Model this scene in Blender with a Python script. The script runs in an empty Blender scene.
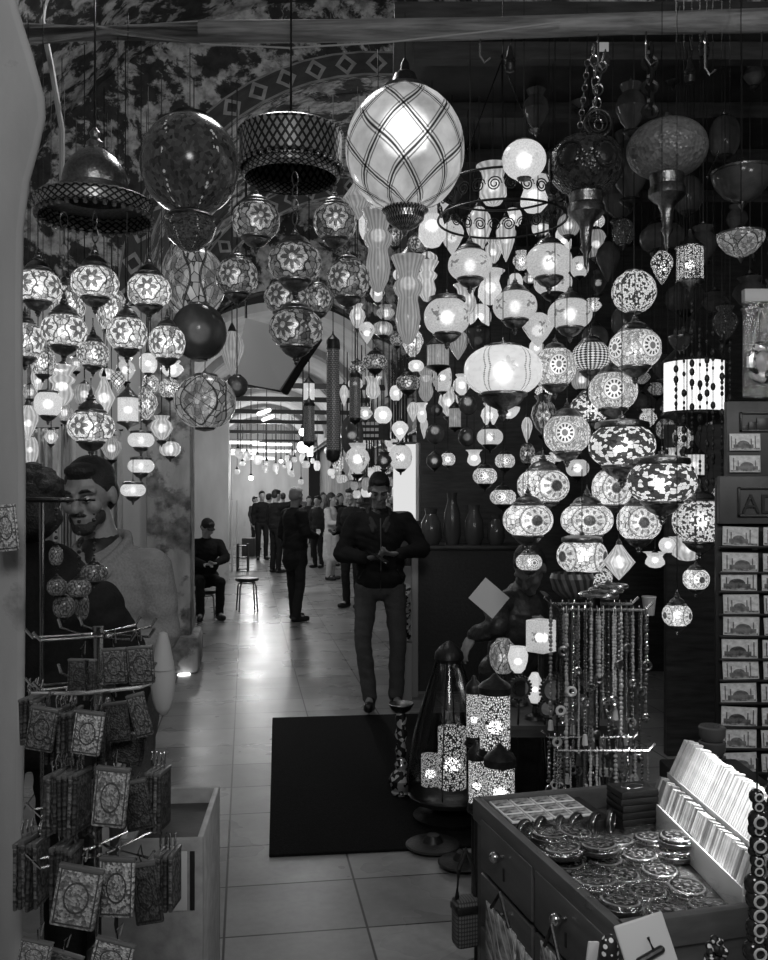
import bpy, bmesh, math, random
from mathutils import Vector, Matrix, Euler, noise as mnoise
random.seed(7)
PI = math.pi
sc = bpy.context.scene
COL = sc.collection
F, CX, HY, CAMZ = 900.0, 384.0, 498.0, 1.6

def P(px, py, d):
    return Vector(((px - CX) / F * d, d, CAMZ - (py - HY) / F * d))
def S(n, d): return n * d / F
TH = math.atan(138 / 900)
CU = Vector((math.cos(TH), math.sin(TH), 0)); CV = Vector((-math.sin(TH), math.cos(TH), 0))
def Cc(a, b, z): return CU * a + CV * b + Vector((0, 0, z))
def lin(v): return v / 12.92 if v < .04045 else ((v + .055) / 1.055) ** 2.4

# ---------------------------------------------------------------- node helpers
class E:
    def __init__(s, nt, k): s.nt = nt; s.k = k
    def _op(s, op, o=None, o2=None, rev=False):
        n = s.nt.nodes.new('ShaderNodeMath'); n.operation = op
        args = [s] if o is None else ([o, s] if rev else [s, o])
        if o2 is not None: args.append(o2)
        for i, a in enumerate(args):
            if isinstance(a, E): s.nt.links.new(a.k, n.inputs[i])
            else: n.inputs[i].default_value = float(a)
        return E(s.nt, n.outputs[0])
    def __add__(s, o): return s._op('ADD', o)
    __radd__ = __add__
    def __sub__(s, o): return s._op('SUBTRACT', o)
    def __rsub__(s, o): return s._op('SUBTRACT', o, rev=True)
    def __mul__(s, o): return s._op('MULTIPLY', o)
    __rmul__ = __mul__
    def __truediv__(s, o): return s._op('DIVIDE', o)
    def fract(s): return s._op('FRACT')
    def floor(s): return s._op('FLOOR')
    def abs(s): return s._op('ABSOLUTE')
    def sqrt(s): return s._op('SQRT')
    def cos(s): return s._op('COSINE')
    def sin(s): return s._op('SINE')
    def lt(s, o): return s._op('LESS_THAN', o)
    def gt(s, o): return s._op('GREATER_THAN', o)
    def max(s, o): return s._op('MAXIMUM', o)
    def min(s, o): return s._op('MINIMUM', o)
    def atan2(s, o): return s._op('ARCTAN2', o)
    def sel(s, a, b):   # s is a 0/1 mask : a where 1, b where 0
        return s * a + (1.0 - s) * b

def new_mat(name):
    m = bpy.data.materials.new(name); m.use_nodes = True
    nt = m.node_tree; nt.nodes.clear()
    out = nt.nodes.new('ShaderNodeOutputMaterial')
    return m, nt, out
def uv(nt):
    n = nt.nodes.new('ShaderNodeUVMap'); x = nt.nodes.new('ShaderNodeSeparateXYZ')
    nt.links.new(n.outputs[0], x.inputs[0]); return E(nt, x.outputs[0]), E(nt, x.outputs[1])
def objco(nt, gen=False):
    n = nt.nodes.new('ShaderNodeTexCoord'); x = nt.nodes.new('ShaderNodeSeparateXYZ')
    nt.links.new(n.outputs['Generated' if gen else 'Object'], x.inputs[0]); return [E(nt, o) for o in x.outputs]
def vec(nt, x, y, z=0.0):
    n = nt.nodes.new('ShaderNodeCombineXYZ')
    for i, a in enumerate((x, y, z)):
        if isinstance(a, E): nt.links.new(a.k, n.inputs[i])
        else: n.inputs[i].default_value = a
    return n.outputs[0]
def voro(nt, v, scale, feat='F1', rnd=1.0):
    n = nt.nodes.new('ShaderNodeTexVoronoi'); n.feature = feat
    n.inputs['Scale'].default_value = scale; n.inputs['Randomness'].default_value = rnd
    nt.links.new(v, n.inputs['Vector'])
    if feat == 'DISTANCE_TO_EDGE': return E(nt, n.outputs['Distance'])
    x = nt.nodes.new('ShaderNodeSeparateXYZ'); nt.links.new(n.outputs['Color'], x.inputs[0])
    return E(nt, n.outputs['Distance']), E(nt, x.outputs[0])
def noise(nt, v, scale, detail=4, rough=.55):
    n = nt.nodes.new('ShaderNodeTexNoise'); n.inputs['Scale'].default_value = scale
    n.inputs['Detail'].default_value = detail; n.inputs['Roughness'].default_value = rough
    if v is not None: nt.links.new(v, n.inputs['Vector'])
    return E(nt, n.outputs[0])
def ramp(e, lo, hi, a=0.0, b=1.0):
    n = e.nt.nodes.new('ShaderNodeMapRange'); n.clamp = True
    e.nt.links.new(e.k, n.inputs[0])
    for i, v in enumerate((lo, hi, a, b)): n.inputs[i + 1].default_value = v
    return E(e.nt, n.outputs[0])
def grey(nt, e):
    n = nt.nodes.new('ShaderNodeCombineColor')
    for i in range(3): nt.links.new(e.k, n.inputs[i])
    return n.outputs[0]
def principled(nt, col=None, val=None, rough=.5, metal=0.0, bump=None, bstr=.3, bdist=.01, alpha=None, trans=0, spec=.5, rough_e=None):
    p = nt.nodes.new('ShaderNodeBsdfPrincipled')
    if isinstance(col, E): nt.links.new(grey(nt, col), p.inputs['Base Color'])
    else: p.inputs['Base Color'].default_value = (val, val, val, 1)
    p.inputs['Roughness'].default_value = rough; p.inputs['Metallic'].default_value = metal
    p.inputs['Transmission Weight'].default_value = trans
    p.inputs['Specular IOR Level'].default_value = spec
    if rough_e is not None: nt.links.new(rough_e.k, p.inputs['Roughness'])
    if bump is not None:
        b = nt.nodes.new('ShaderNodeBump'); b.inputs['Strength'].default_value = bstr; b.inputs['Distance'].default_value = bdist
        nt.links.new(bump.k, b.inputs['Height']); nt.links.new(b.outputs[0], p.inputs['Normal'])
    return p
MC = {}
def flat(v, rough=.55, metal=0.0, bump=0.0, bscale=60, var=0.0, spec=.5):
    """plain grey material, v a linear albedo, with fine procedural grain"""
    key = (v, rough, metal, bump, bscale, var, spec)
    if key in MC: return MC[key]
    m, nt, out = new_mat('grey_%d' % len(MC))
    tc = nt.nodes.new('ShaderNodeTexCoord')
    n = noise(nt, tc.outputs['Object'], bscale)
    col = ramp(n, .3, .7, v * (1 - var), v * (1 + var))
    p = principled(nt, col, rough=rough, metal=metal, bump=n if bump else None, bstr=bump, spec=spec)
    nt.links.new(p.outputs[0], out.inputs[0]); MC[key] = m; return m
def emit(v):
    key = ('e', v)
    if key in MC: return MC[key]
    m, nt, out = new_mat('glow_%d' % len(MC))
    e = nt.nodes.new('ShaderNodeEmission'); e.inputs[0].default_value = (1, 1, 1, 1); e.inputs[1].default_value = v
    nt.links.new(e.outputs[0], out.inputs[0]); MC[key] = m; return m
def surf(name, fn, rough=.6, metal=0.0, bstr=0.0, spec=.5, bdist=.01):
    """fn(nt)-> colour E or (colour, height)"""
    m, nt, out = new_mat(name); r = fn(nt)
    c, h = r if isinstance(r, tuple) else (r, None)
    p = principled(nt, c, rough=rough, metal=metal, bump=h, bstr=bstr, spec=spec, bdist=bdist)
    nt.links.new(p.outputs[0], out.inputs[0]); return m
def lit_glass(name, fn, strength, see=.5, rough=.6, base=.5):
    """lamp glass: a coloured mosaic that scatters the bulb's light forward and glows evenly"""
    m, nt, out = new_mat(name); val = fn(nt)
    p = principled(nt, val * base, rough=.18, spec=.5)
    r = nt.nodes.new('ShaderNodeBsdfRefraction'); r.inputs['IOR'].default_value = 1.22; r.inputs['Roughness'].default_value = rough
    nt.links.new(grey(nt, val), r.inputs['Color'])
    mx = nt.nodes.new('ShaderNodeMixShader'); mx.inputs[0].default_value = see
    nt.links.new(p.outputs[0], mx.inputs[1]); nt.links.new(r.outputs[0], mx.inputs[2])
    if strength > 0:
        e = nt.nodes.new('ShaderNodeEmission'); nt.links.new((val * strength).k, e.inputs[1])
        ad = nt.nodes.new('ShaderNodeAddShader'); nt.links.new(mx.outputs[0], ad.inputs[0]); nt.links.new(e.outputs[0], ad.inputs[1])
        nt.links.new(ad.outputs[0], out.inputs[0])
    else: nt.links.new(mx.outputs[0], out.inputs[0])
    return m

# ---------------------------------------------------------------- lamp glass patterns
def sector(nt, N, asp=.62):
    u, v = uv(nt)
    su = ((u * N).fract() - .5) * 2.0; sv = (v - .5) * 2.0 * asp
    r = (su * su + sv * sv).sqrt(); a = sv.atan2(su)
    return u, v, r, a
def cells(nt, u, v, sx, sy, lo, hi, lead=.06):
    w = vec(nt, u * sx, v * sy)
    d, c = voro(nt, w, 1.0); e = voro(nt, w, 1.0, 'DISTANCE_TO_EDGE')
    return ramp(c, .1, .9, lo, hi) * ramp(e, lead * .4, lead, .06, 1.0)
def pat_flower(N=4, dark=.05, light=.9, fill=(.15, .75), k=6, asp=1.03):
    def f(nt):
        u, v, r, a = sector(nt, N, asp)
        pet = (a * k).cos() * .5 + .5
        petal = r.gt(.14) * r.lt(pet * .3 + .27)
        veins = ((a * k).cos().abs()).lt(.16)
        inside = petal.sel(dark + .12, light) * (1.0 - veins * .7)
        edge = (a * k).cos() * .06 + .74; ring = (r - edge).abs().lt(.045)
        med = r.lt(edge); inside = inside * cells(nt, u, v, 44, 15, .55, 1.05, .03)
        return med.sel(inside, cells(nt, u, v, 26, 9, *fill)) * (1.0 - ring * .85) + .02
    return f
def pat_eye(N=4, light=.85, fill=(.3, .95), dots=12):
    def f(nt):
        u, v, r, a = sector(nt, N, 1.12)
        core = r.lt(.17)
        dd = ((a * (dots / (2 * PI))).fract() - .5).abs().lt(.27) * (r - .36).abs().lt(.085)
        rings = (r - .56).abs().lt(.03)
        inner = light * (1.0 - core * .8) * (1.0 - dd * .93)
        med = r.lt(.6)
        return med.sel(inner, cells(nt, u, v, 60, 16, *fill)) * (1.0 - rings * .6) + .015
    return f
def pat_blot(N=3):       # a dark round spot in a pale burst
    def f(nt):
        u, v, r, a = sector(nt, N, .85)
        ray = ((a * 9).cos() * .5 + .5)
        spot = ramp(r, .2, .26, .1, 1.0)
        halo = (r.lt(.5) * r.gt(.3)) * ray.lt(.35)
        med = r.lt(.66)
        return med.sel(spot * (1.0 - halo * .65) * cells(nt, u, v, 70, 20, .5, 1.0, .03) * .85, cells(nt, u, v, 34, 9, .45, 1.0)) * (1.0 - (r - .66).abs().lt(.04) * .6)
    return f
def pat_star(thr=.5, sx=40, sy=14):
    def f(nt):
        u, v = uv(nt)
        w = vec(nt, u * sx, v * sy); d, c = voro(nt, w, 1.0, rnd=.65); e = voro(nt, w, 1.0, 'DISTANCE_TO_EDGE', rnd=.65)
        return c.gt(thr).sel(.85, .04) * ramp(e, .02, .06, .05, 1.0) + .02
    return f
def pat_frost(specks=.6, light=.8):
    def f(nt):
        u, v, r, a = sector(nt, 4, 1.0)
        n = noise(nt, vec(nt, u * 26, v * 9), 1.0, 3)
        fl = (a * 5).cos() * .12 + .3
        s = r.lt(fl) * n.gt(.53)
        g = ramp(noise(nt, vec(nt, u * 60, v * 22), 1.0, 2), .35, .65, .75, 1.0)
        return light * g * (1.0 - s * specks)
    return f
def pat_lines(light=.55, n=22):   # fluted glass
    def f(nt):
        u, v = uv(nt)
        w = ((u * n * 2 * PI).cos() * .5 + .5)
        return light * (w * .4 + .6) * ramp(noise(nt, vec(nt, u * 14, v * 5), 1.0), .3, .7, .75, 1.1)
    return f
def pat_perf(scale=26, lead=.16):
    def f(nt):
        u, v = uv(nt)
        w = vec(nt, u * scale, v * scale * .55); e = voro(nt, w, 1.0, 'DISTANCE_TO_EDGE', .75)
        return ramp(e, lead * .75, lead, .015, .9)
    return f
def pat_net(nu=12, nv=6, light=.8, dark=.03, wid=.5):
    def f(nt):
        u, v = uv(nt)
        a = ((u * nu + v * nv).fract() - .5).abs(); b = ((u * nu - v * nv).fract() - .5).abs()
        return (a.min(b)).gt(wid * .2).sel(light, dark)
    return f
def pat_check(nu=12, nv=7, light=.85, dark=.04):
    def f(nt):
        u, v = uv(nt)
        a = (u * nu + v * nv).fract().lt(.5); b = (u * nu - v * nv).fract().lt(.5)
        return ((a - b).abs()).sel(light, dark)
    return f
def pat_egg(nt):
    u, v = uv(nt)
    vv = v + (u * 14 * PI).cos() * .012; s1 = (u * 8 + vv * 3.1); s2 = (u * 8 - vv * 3.1)
    a = (s1.fract() - .5).abs(); b = (s2.fract() - .5).abs()
    la = ramp(a, .02, .05, .05, 1.0); lb = ramp(b, .02, .05, .05, 1.0)
    la2 = ramp((a - .1).abs(), .012, .03, .25, 1.0); lb2 = ramp((b - .1).abs(), .012, .03, .25, 1.0)
    g = ramp(noise(nt, vec(nt, u * 9, v * 4), 1.0, 5), .3, .7, .45, 1.0)
    return la * lb * la2.max(lb.lt(.9)) * lb2.max(la.lt(.9)) * g * .7
def pat_dots(nt):      # dark mosaic ball with trails of bright mirror chips
    u, v = uv(nt)
    w = vec(nt, u * 70, v * 30); d, c = voro(nt, w, 1.0)
    band = ((u * 6 + (v * 9).sin() * .06).fract() - .5).abs().lt(.06)
    return (band * c.gt(.45) * d.lt(.4)).sel(1.0, ramp(c, 0, 1, .03, .14))
def pat_band(nt):     # white oval lamp : dotted zigzag bands either side of a starred panel
    u, v = uv(nt); su = ((u * 3).fract() - .5).abs() * 2.0; sv = (v - .5).abs() * 2.0
    zig = ((v * 2.0).fract() - .5).abs() * .5
    lines = ((su - .42 - sv * .22).abs().lt(.022)) * ((v * 34).fract().lt(.55))
    lines2 = ((su - .55 - sv * .22).abs().lt(.02)) * ((v * 34 + .5).fract().lt(.6))
    r = (su * su * 2.2 + sv * sv * .55).sqrt(); a = (v - .5).atan2((u * 3).fract() - .5)
    st = r.lt((a * 8).cos() * .06 + .2)
    g = ramp(noise(nt, vec(nt, u * 40, v * 14), 1.0, 3), .3, .7, .8, 1.0)
    return g * (1.0 - lines.max(lines2) * .85) * (1.0 - st * .22)
GL = {}
def glass(key, fn, *a, **k):
    if key not in GL: GL[key] = lit_glass('glass_' + key, fn, *a, **k)
    return GL[key]
glass('flower', pat_flower(4), .8, see=.5)
glass('flower6', pat_flower(5, k=8, asp=1.2), .6, see=.5)
glass('darkflower', pat_flower(4, dark=.0, light=.6, fill=(.03, .3), k=8), .4, see=.5)
glass('eye', pat_eye(4), .6, see=.5)
glass('eye5', pat_eye(4, dots=10), .6, see=.5)
glass('blot', pat_blot(), .8, see=.5)
glass('star', pat_star(), .7, see=.55)
glass('fine', pat_star(.35, 70, 24), .55, see=.5)
glass('frost', pat_frost(), .42, see=.45)
glass('plain', pat_frost(.15, .9), .5, see=.4)
glass('dim', pat_lines(.4, 8), .16, see=.45)
glass('vase', pat_lines(.6, 20), .36, see=.5)
glass('flute', pat_lines(.8, 12), .5, see=.4)
glass('perf', pat_perf(44, .15), .7, see=.6, rough=.4, base=.15)
glass('perfsmall', pat_perf(30), .7, see=.6, rough=.3, base=.15)
glass('mesh', pat_net(26, 26, .5, .02, .9), .16, see=.5, base=.1)
glass('check', pat_check(), .5, see=.4)
glass('net', pat_net(8, 5, .8), .35, see=.4)
glass('egg', pat_egg, .55, see=.45, rough=.5)
glass('dots', pat_dots, .12, see=.0)
glass('band', pat_band, .5, see=.3)
glass('smoke', pat_lines(.25, 3), .02, see=.5)
glass('cloud', pat_flower(4, dark=.2, light=.6, fill=(.2, .7), k=4), .3, see=.15)
glass('drum', pat_frost(.0, .95), 1.1, see=.2)

BRASS = flat(.22, .28, 1.0, .25, 90, .3)
IRON = flat(.03, .38, .6, .2, 60, .3)
DARK = flat(.012, .45, 0, .15, 40, .4)
CHROME = flat(.6, .2, 1.0)
CORD = flat(.01, .6)

# ---------------------------------------------------------------- mesh helpers
class MB:
    def __init__(s): s.v = []; s.f = []; s.uv = []; s.hasuv = False; s.mi = []
    def add(s, v, f, uvs=None, M=None, mi=0):
        b = len(s.v)
        s.v += [tuple(M @ Vector(p)) if M is not None else tuple(p) for p in v]
        s.f += [tuple(i + b for i in q) for q in f]
        s.mi += [mi] * len(f)
        if uvs: s.hasuv = True; s.uv += uvs
        else: s.uv += [[(0, 0)] * len(q) for q in f]
        return s
    def mesh(s, name, mats, smooth=True):
        me = bpy.data.meshes.new(name); me.from_pydata(s.v, [], s.f)
        if s.hasuv:
            l = me.uv_layers.new(name='UVMap'); i = 0
            for q in s.uv:
                for c in q: l.data[i].uv = c; i += 1
        for m in (mats if isinstance(mats, (list, tuple)) else [mats]): me.materials.append(m)
        me.polygons.foreach_set('material_index', s.mi)
        me.polygons.foreach_set('use_smooth', [smooth] * len(me.polygons)); me.update()
        return me
    def build(s, name, mats, parent=None, loc=None, smooth=True, rot=None, sharp=35):
        me = s.mesh(name, mats, smooth)
        if smooth and sharp:
            try: me.set_sharp_from_angle(angle=math.radians(sharp))
            except Exception: pass
        return link(name, me, parent, loc, rot)
def link(name, me, parent=None, loc=None, rot=None):
    o = bpy.data.objects.new(name, me); COL.objects.link(o)
    if parent: o.parent = parent
    if loc is not None: o.location = loc
    if rot is not None: o.rotation_euler = rot
    return o
def tag(o, label, cat, group=None, kind=None):
    if label: o['label'] = label
    if cat: o['category'] = cat
    if group: o['group'] = group
    if kind: o['kind'] = kind
    return o
def thing(name, label, cat, loc=(0, 0, 0), rz=0, group=None):
    o = bpy.data.objects.new(name, None); COL.objects.link(o); o.empty_display_size = .05
    o.location = loc; o.rotation_euler = (0, 0, rz)
    return tag(o, label, cat, group)
def struct(o): o['kind'] = 'structure'; return o

def lathe(prof, n=24, uvseam=True):
    """prof [(r,z)...] bottom to top or any order; uv u=angle, v=arc length"""
    L = [0]
    for a, b in zip(prof, prof[1:]): L.append(L[-1] + math.hypot(b[0] - a[0], b[1] - a[1]))
    T = L[-1] or 1
    v = []; f = []; uvs = []
    for r, z in prof:
        for i in range(n):
            a = 2 * PI * i / n + PI / 2
            v.append((r * math.cos(a), r * math.sin(a), z))
    for j in range(len(prof) - 1):
        for i in range(n):
            k = (i + 1) % n
            f.append((j * n + i, j * n + k, (j + 1) * n + k, (j + 1) * n + i))
            u0, u1 = i / n, (i + 1) / n
            uvs.append([(u0, L[j] / T), (u1, L[j] / T), (u1, L[j + 1] / T), (u0, L[j + 1] / T)])
    return v, f, uvs
def boxg(sx, sy, sz, c=(0, 0, 0)):
    x, y, z = sx / 2, sy / 2, sz / 2
    v = [(c[0] + a * x, c[1] + b * y, c[2] + d * z) for a in (-1, 1) for b in (-1, 1) for d in (-1, 1)]
    f = [(0, 1, 3, 2), (4, 6, 7, 5), (0, 4, 5, 1), (2, 3, 7, 6), (0, 2, 6, 4), (1, 5, 7, 3)]
    q = [(0, 0), (0, 1), (1, 1), (1, 0)]
    # front (-y) face uv: order 0,4,5,1
    uvs = [q, q, [(0, 0), (1, 0), (1, 1), (0, 1)], [(1, 0), (1, 1), (0, 1), (0, 0)], [(0, 0), (0, 1), (1, 1), (1, 0)], [(0, 0), (1, 0), (1, 1), (0, 1)]]
    return v, f, uvs
def rboxg(sx, sy, sz, r, c=(0, 0, 0), seg=2):
    bm = bmesh.new(); bmesh.ops.create_cube(bm, size=1)
    bmesh.ops.scale(bm, vec=(sx, sy, sz), verts=bm.verts)
    bmesh.ops.bevel(bm, geom=bm.edges[:], offset=r, segments=seg, profile=.5, affect='EDGES')
    bm.verts.index_update()
    v = [(p.co.x + c[0], p.co.y + c[1], p.co.z + c[2]) for p in bm.verts]; f = [tuple(q.index for q in g.verts) for g in bm.faces]
    uvs = [[(v[i][0] / sx - c[0] / sx + .5, v[i][2] / sz - c[2] / sz + .5) for i in q] for q in f]
    bm.free(); return v, f, uvs
def frame_of(d):
    d = d.normalized(); up = Vector((0, 0, 1)) if abs(d.z) < .9 else Vector((1, 0, 0))
    a = d.cross(up).normalized(); return a, a.cross(d).normalized(), d
def tube(pts, r, n=8, cap=True):
    pts = [Vector(p) for p in pts]; v = []; f = []
    rs = r if isinstance(r, (list, tuple)) else [r] * len(pts)
    a = None
    for i, p in enumerate(pts):
        t = (pts[min(i + 1, len(pts) - 1)] - pts[max(i - 1, 0)])
        if t.length < 1e-9: t = Vector((0, 0, 1))
        t.normalize()
        if a is None: a, b, _ = frame_of(t)
        else:
            a = (a - t * a.dot(t)); a = a.normalized() if a.length > 1e-6 else frame_of(t)[0]; b = t.cross(a)
        for k in range(n):
            w = 2 * PI * k / n; v.append(tuple(p + (a * math.cos(w) + b * math.sin(w)) * rs[i]))
    for i in range(len(pts) - 1):
        for k in range(n):
            l = (k + 1) % n; f.append((i * n + k, i * n + l, (i + 1) * n + l, (i + 1) * n + k))
    if cap: f.append(tuple(range(n))[::-1]); f.append(tuple((len(pts) - 1) * n + k for k in range(n)))
    return v, f
def ell(c, r, R=None, n=14, m=9):
    if not isinstance(r, (tuple, list)): r = (r, r, r)
    v = []; f = []; c = Vector(c)
    def put(x, y, z):
        p = Vector((x * r[0], y * r[1], z * r[2])); v.append(tuple(c + (R @ p if R is not None else p)))
    put(0, 0, -1)
    for j in range(1, m):
        t = -PI / 2 + PI * j / m
        for i in range(n): a = 2 * PI * i / n; put(math.cos(t) * math.cos(a), math.cos(t) * math.sin(a), math.sin(t))
    put(0, 0, 1)
    for i in range(n):
        k = (i + 1) % n; f.append((0, 1 + k, 1 + i))
        for j in range(m - 2): f.append((1 + j * n + i, 1 + j * n + k, 1 + (j + 1) * n + k, 1 + (j + 1) * n + i))
        f.append((1 + (m - 2) * n + i, 1 + (m - 2) * n + k, len(v) - 1))
    return v, f
def caps(p0, r0, p1, r1, n=14, k=4):
    p0, p1 = Vector(p0), Vector(p1); d = p1 - p0
    if d.length < 1e-6: return ell(p0, r0)
    dn = d.normalized(); pts = []; rs = []
    for j in range(k): t = -PI / 2 + PI / 2 * (j + .3) / k; pts.append(p0 + dn * r0 * math.sin(t)); rs.append(r0 * math.cos(t))
    pts.append(p0); rs.append(r0); pts.append(p1); rs.append(r1)
    for j in range(k): t = PI / 2 * (j + .7) / k; pts.append(p1 + dn * r1 * math.sin(t)); rs.append(r1 * math.cos(t))
    return tube(pts, rs, n)
def torus(R, r, n=24, m=8, sx=1, sy=1, axis='z'):
    v = []; f = []
    for i in range(n):
        a = 2 * PI * i / n
        for j in range(m):
            b = 2 * PI * j / m; q = R + r * math.cos(b)
            x, y, z = q * math.cos(a) * sx, q * math.sin(a) * sy, r * math.sin(b)
            v.append((x, y, z) if axis == 'z' else ((x, z, y) if axis == 'y' else (z, x, y)))
    for i in range(n):
        for j in range(m):
            k = (i + 1) % n; l = (j + 1) % m; f.append((i * m + j, k * m + j, k * m + l, i * m + l))
    return v, f
def T(x, y, z): return Matrix.Translation((x, y, z))
def RZ(a): return Matrix.Rotation(a, 4, 'Z')
def RX(a): return Matrix.Rotation(a, 4, 'X')
def RY(a): return Matrix.Rotation(a, 4, 'Y')
def blob(name, parts, voxel, mats, parent, smooth=3, wr=0):
    b = MB()
    for v, f in parts: b.add(v, f)
    me = b.mesh('tmp', mats); o = bpy.data.objects.new('tmp', me); COL.objects.link(o)
    m = o.modifiers.new('r', 'REMESH'); m.mode = 'VOXEL'; m.voxel_size = voxel; m.use_smooth_shade = True
    s = o.modifiers.new('s', 'SMOOTH'); s.factor = .5; s.iterations = smooth
    dg = bpy.context.evaluated_depsgraph_get()
    me2 = bpy.data.meshes.new_from_object(o.evaluated_get(dg)); me2.name = name
    me2.materials.clear()
    for q in (mats if isinstance(mats, (list, tuple)) else [mats]): me2.materials.append(q)
    me2.polygons.foreach_set('use_smooth', [True] * len(me2.polygons))
    if wr:      # cloth folds
        me2.update(); ns = [v.normal.copy() for v in me2.vertices]
        for v, n_ in zip(me2.vertices, ns):
            c = v.co; f = mnoise.noise(Vector((c.x * 7 + c.z * 3, c.y * 7, c.z * 13))) + .5 * mnoise.noise(Vector((c.x * 15, c.y * 15, c.z * 30 + c.x * 12)))
            v.co = c + n_ * wr * f
        me2.update()
    bpy.data.objects.remove(o); bpy.data.meshes.remove(me)
    return link(name, me2, parent)
def extr(poly, y0, y1):
    """polygon in xz extruded along y"""
    n = len(poly); v = [(x, y0, z) for x, z in poly] + [(x, y1, z) for x, z in poly]
    f = [tuple(range(n))[::-1], tuple(range(n, 2 * n))] + [(i, (i + 1) % n, n + (i + 1) % n, n + i) for i in range(n)]
    return v, f
# ================================================================= SETTING
def floor_fn(nt):
    x, y, z = objco(nt)
    tu = ((x + .079) / .526); tv = ((y - 3.755) / .43)
    gx = ((tu.fract() - .5).abs() - .5).abs(); gy = ((tv.fract() - .5).abs() - .5).abs()
    line = (gx * .526).min(gy * .43)
    g = ramp(line, .003, .006, 0, 1)
    cell = vec(nt, tu.floor(), tv.floor(), 0)
    wn = nt.nodes.new('ShaderNodeTexWhiteNoise'); nt.links.new(cell, wn.inputs[0])
    w = E(nt, wn.outputs[0])
    p3 = vec(nt, x, y, z)
    n = noise(nt, p3, 2.2, 6); n2 = noise(nt, p3, 30, 3)
    c = (ramp(w, 0, 1, .17, .25)) * ramp(n, .3, .7, .75, 1.2) * ramp(n2, .2, .8, .9, 1.1)
    return c * 1.25 * ramp(g, 0, 1, .12, 1.0), g * .3 + n * .12
fm, nt, out = new_mat('polished_stone_tiles')
c, h = floor_fn(nt)
x, y, z = objco(nt)
p = principled(nt, c, rough=.2, bump=h, bstr=.08, bdist=.003, spec=.16, rough_e=ramp(noise(nt, vec(nt, x, y, z), 2, 3), .3, .7, .25, .33))
nt.links.new(p.outputs[0], out.inputs[0])
b = MB(); b.add(*boxg(16, 44, .1, (0, 17, -.05))); fl = struct(b.build('floor', fm, rot=(0, 0, TH), smooth=False))

def peel(lo, hi, dark, scale=2.0, thr=.5):
    def f(nt):
        x, y, z = objco(nt); v = vec(nt, x, y, z)
        n = noise(nt, v, scale, 8, .62); n2 = noise(nt, v, scale * 5, 5); n3 = noise(nt, vec(nt, x * 3, y * 3, z), scale * .8, 6)
        pt = ramp(n, thr - .03, thr + .03)
        c = (1.0 - pt) * ramp(n3, .3, .7, lo, hi) + pt * ramp(n2, .3, .7, dark, lo)
        return c, n2 * .6 + pt * .5
    return f
PLASTER = surf('old_plaster', peel(.2, .34, .1, 1.6, .62), .85, bstr=.4)
PEELING = surf('peeling_paint', peel(.3, .6, .08, 2.6, .5), .85, bstr=.6)
PALE = surf('pale_wall', peel(.45, .6, .25, 1.2, .68), .7, bstr=.2)
def vault_fn(nt):
    x, y, z = objco(nt); v = vec(nt, x, y, z)
    w = noise(nt, v, 1.3, 3)
    n = noise(nt, vec(nt, x + w * .8, y + w, z), 3.4, 6, .65)
    s = noise(nt, v, 9, 4)
    return ramp(n, .47, .53, .03, .42) * ramp(s, .35, .6, .35, 1.1), n
VAULT = surf('painted_vault', vault_fn, .85, bstr=.3)
def band_fn(nt):
    u, v = uv(nt)
    a = ((u * 26).fract() - .5).abs(); q = (v - .5).abs()
    dia = (a * 2 + q * 1.6).lt(.72); core = (a * 2 + q * 1.6).lt(.4)
    edge = q.gt(.42)
    k = dia.sel(core.sel(.03, .3), .05)
    return edge.sel(.25, k) * ramp(noise(nt, vec(nt, u * 40, v * 3), 1.0), .3, .7, .5, 1.1)
BAND = surf('painted_band', band_fn, .8)
WOOD = surf('dark_wood', lambda nt: (lambda x, y, z: ramp(noise(nt, vec(nt, x * 2, y * 2, z * 14), 3, 6), .3, .7, .012, .05))(*objco(nt)), .5, bstr=.2)
BEAMW = surf('beam_wood', lambda nt: (lambda x, y, z: (ramp(noise(nt, vec(nt, x * 1.5, y * 20, z * 20), 2, 6), .3, .7, .06, .3), noise(nt, vec(nt, x * 2, y * 25, z * 25), 2, 6)))(*objco(nt)), .6, bstr=.5)

# left plaster jamb close to the camera
d0 = 2.0
jamb = [(-60, -40), (8, -40), (20, 10), (35, 58), (46, 98), (47, 118), (40, 150), (31, 182), (25, 230), (24, 300), (24, 400), (27, 455), (27, 560), (26, 700), (24, 900), (23, 1300), (-60, 1300)]
b = MB(); pl = [(P(a, q, d0).x, P(a, q, d0).z) for a, q in jamb]
jv, jf = extr(pl, d0, d0 + .14); nj = len(pl)
jv = jv[:nj] + [(P(min(a_, 60) - 9, q_, d0 + .14).x, d0 + .14, P(a_, q_, d0 + .14).z) for a_, q_ in jamb]
b.add(jv, jf); w = b.build('wall_left', PLASTER, sharp=60); struct(w)
md = w.modifiers.new('bev', 'BEVEL'); md.width = .02; md.segments = 3; md.angle_limit = math.radians(50)

def slab(name, a0, a1, b0, b1, z0, z1, mat):
    bb = MB(); bb.add(*boxg(a1 - a0, b1 - b0, z1 - z0, ((a0 + a1) / 2, (b0 + b1) / 2, (z0 + z1) / 2)))
    return struct(bb.build(name, mat, rot=(0, 0, TH), smooth=False))
slab('wall_left_side', -2.6, -2.4, -1.5, 9.0, 0, 4.2, PLASTER)
slab('wall_left_end', -2.4, -.86, 8.7, 9.0, 0, 3.4, PALE)
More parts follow.
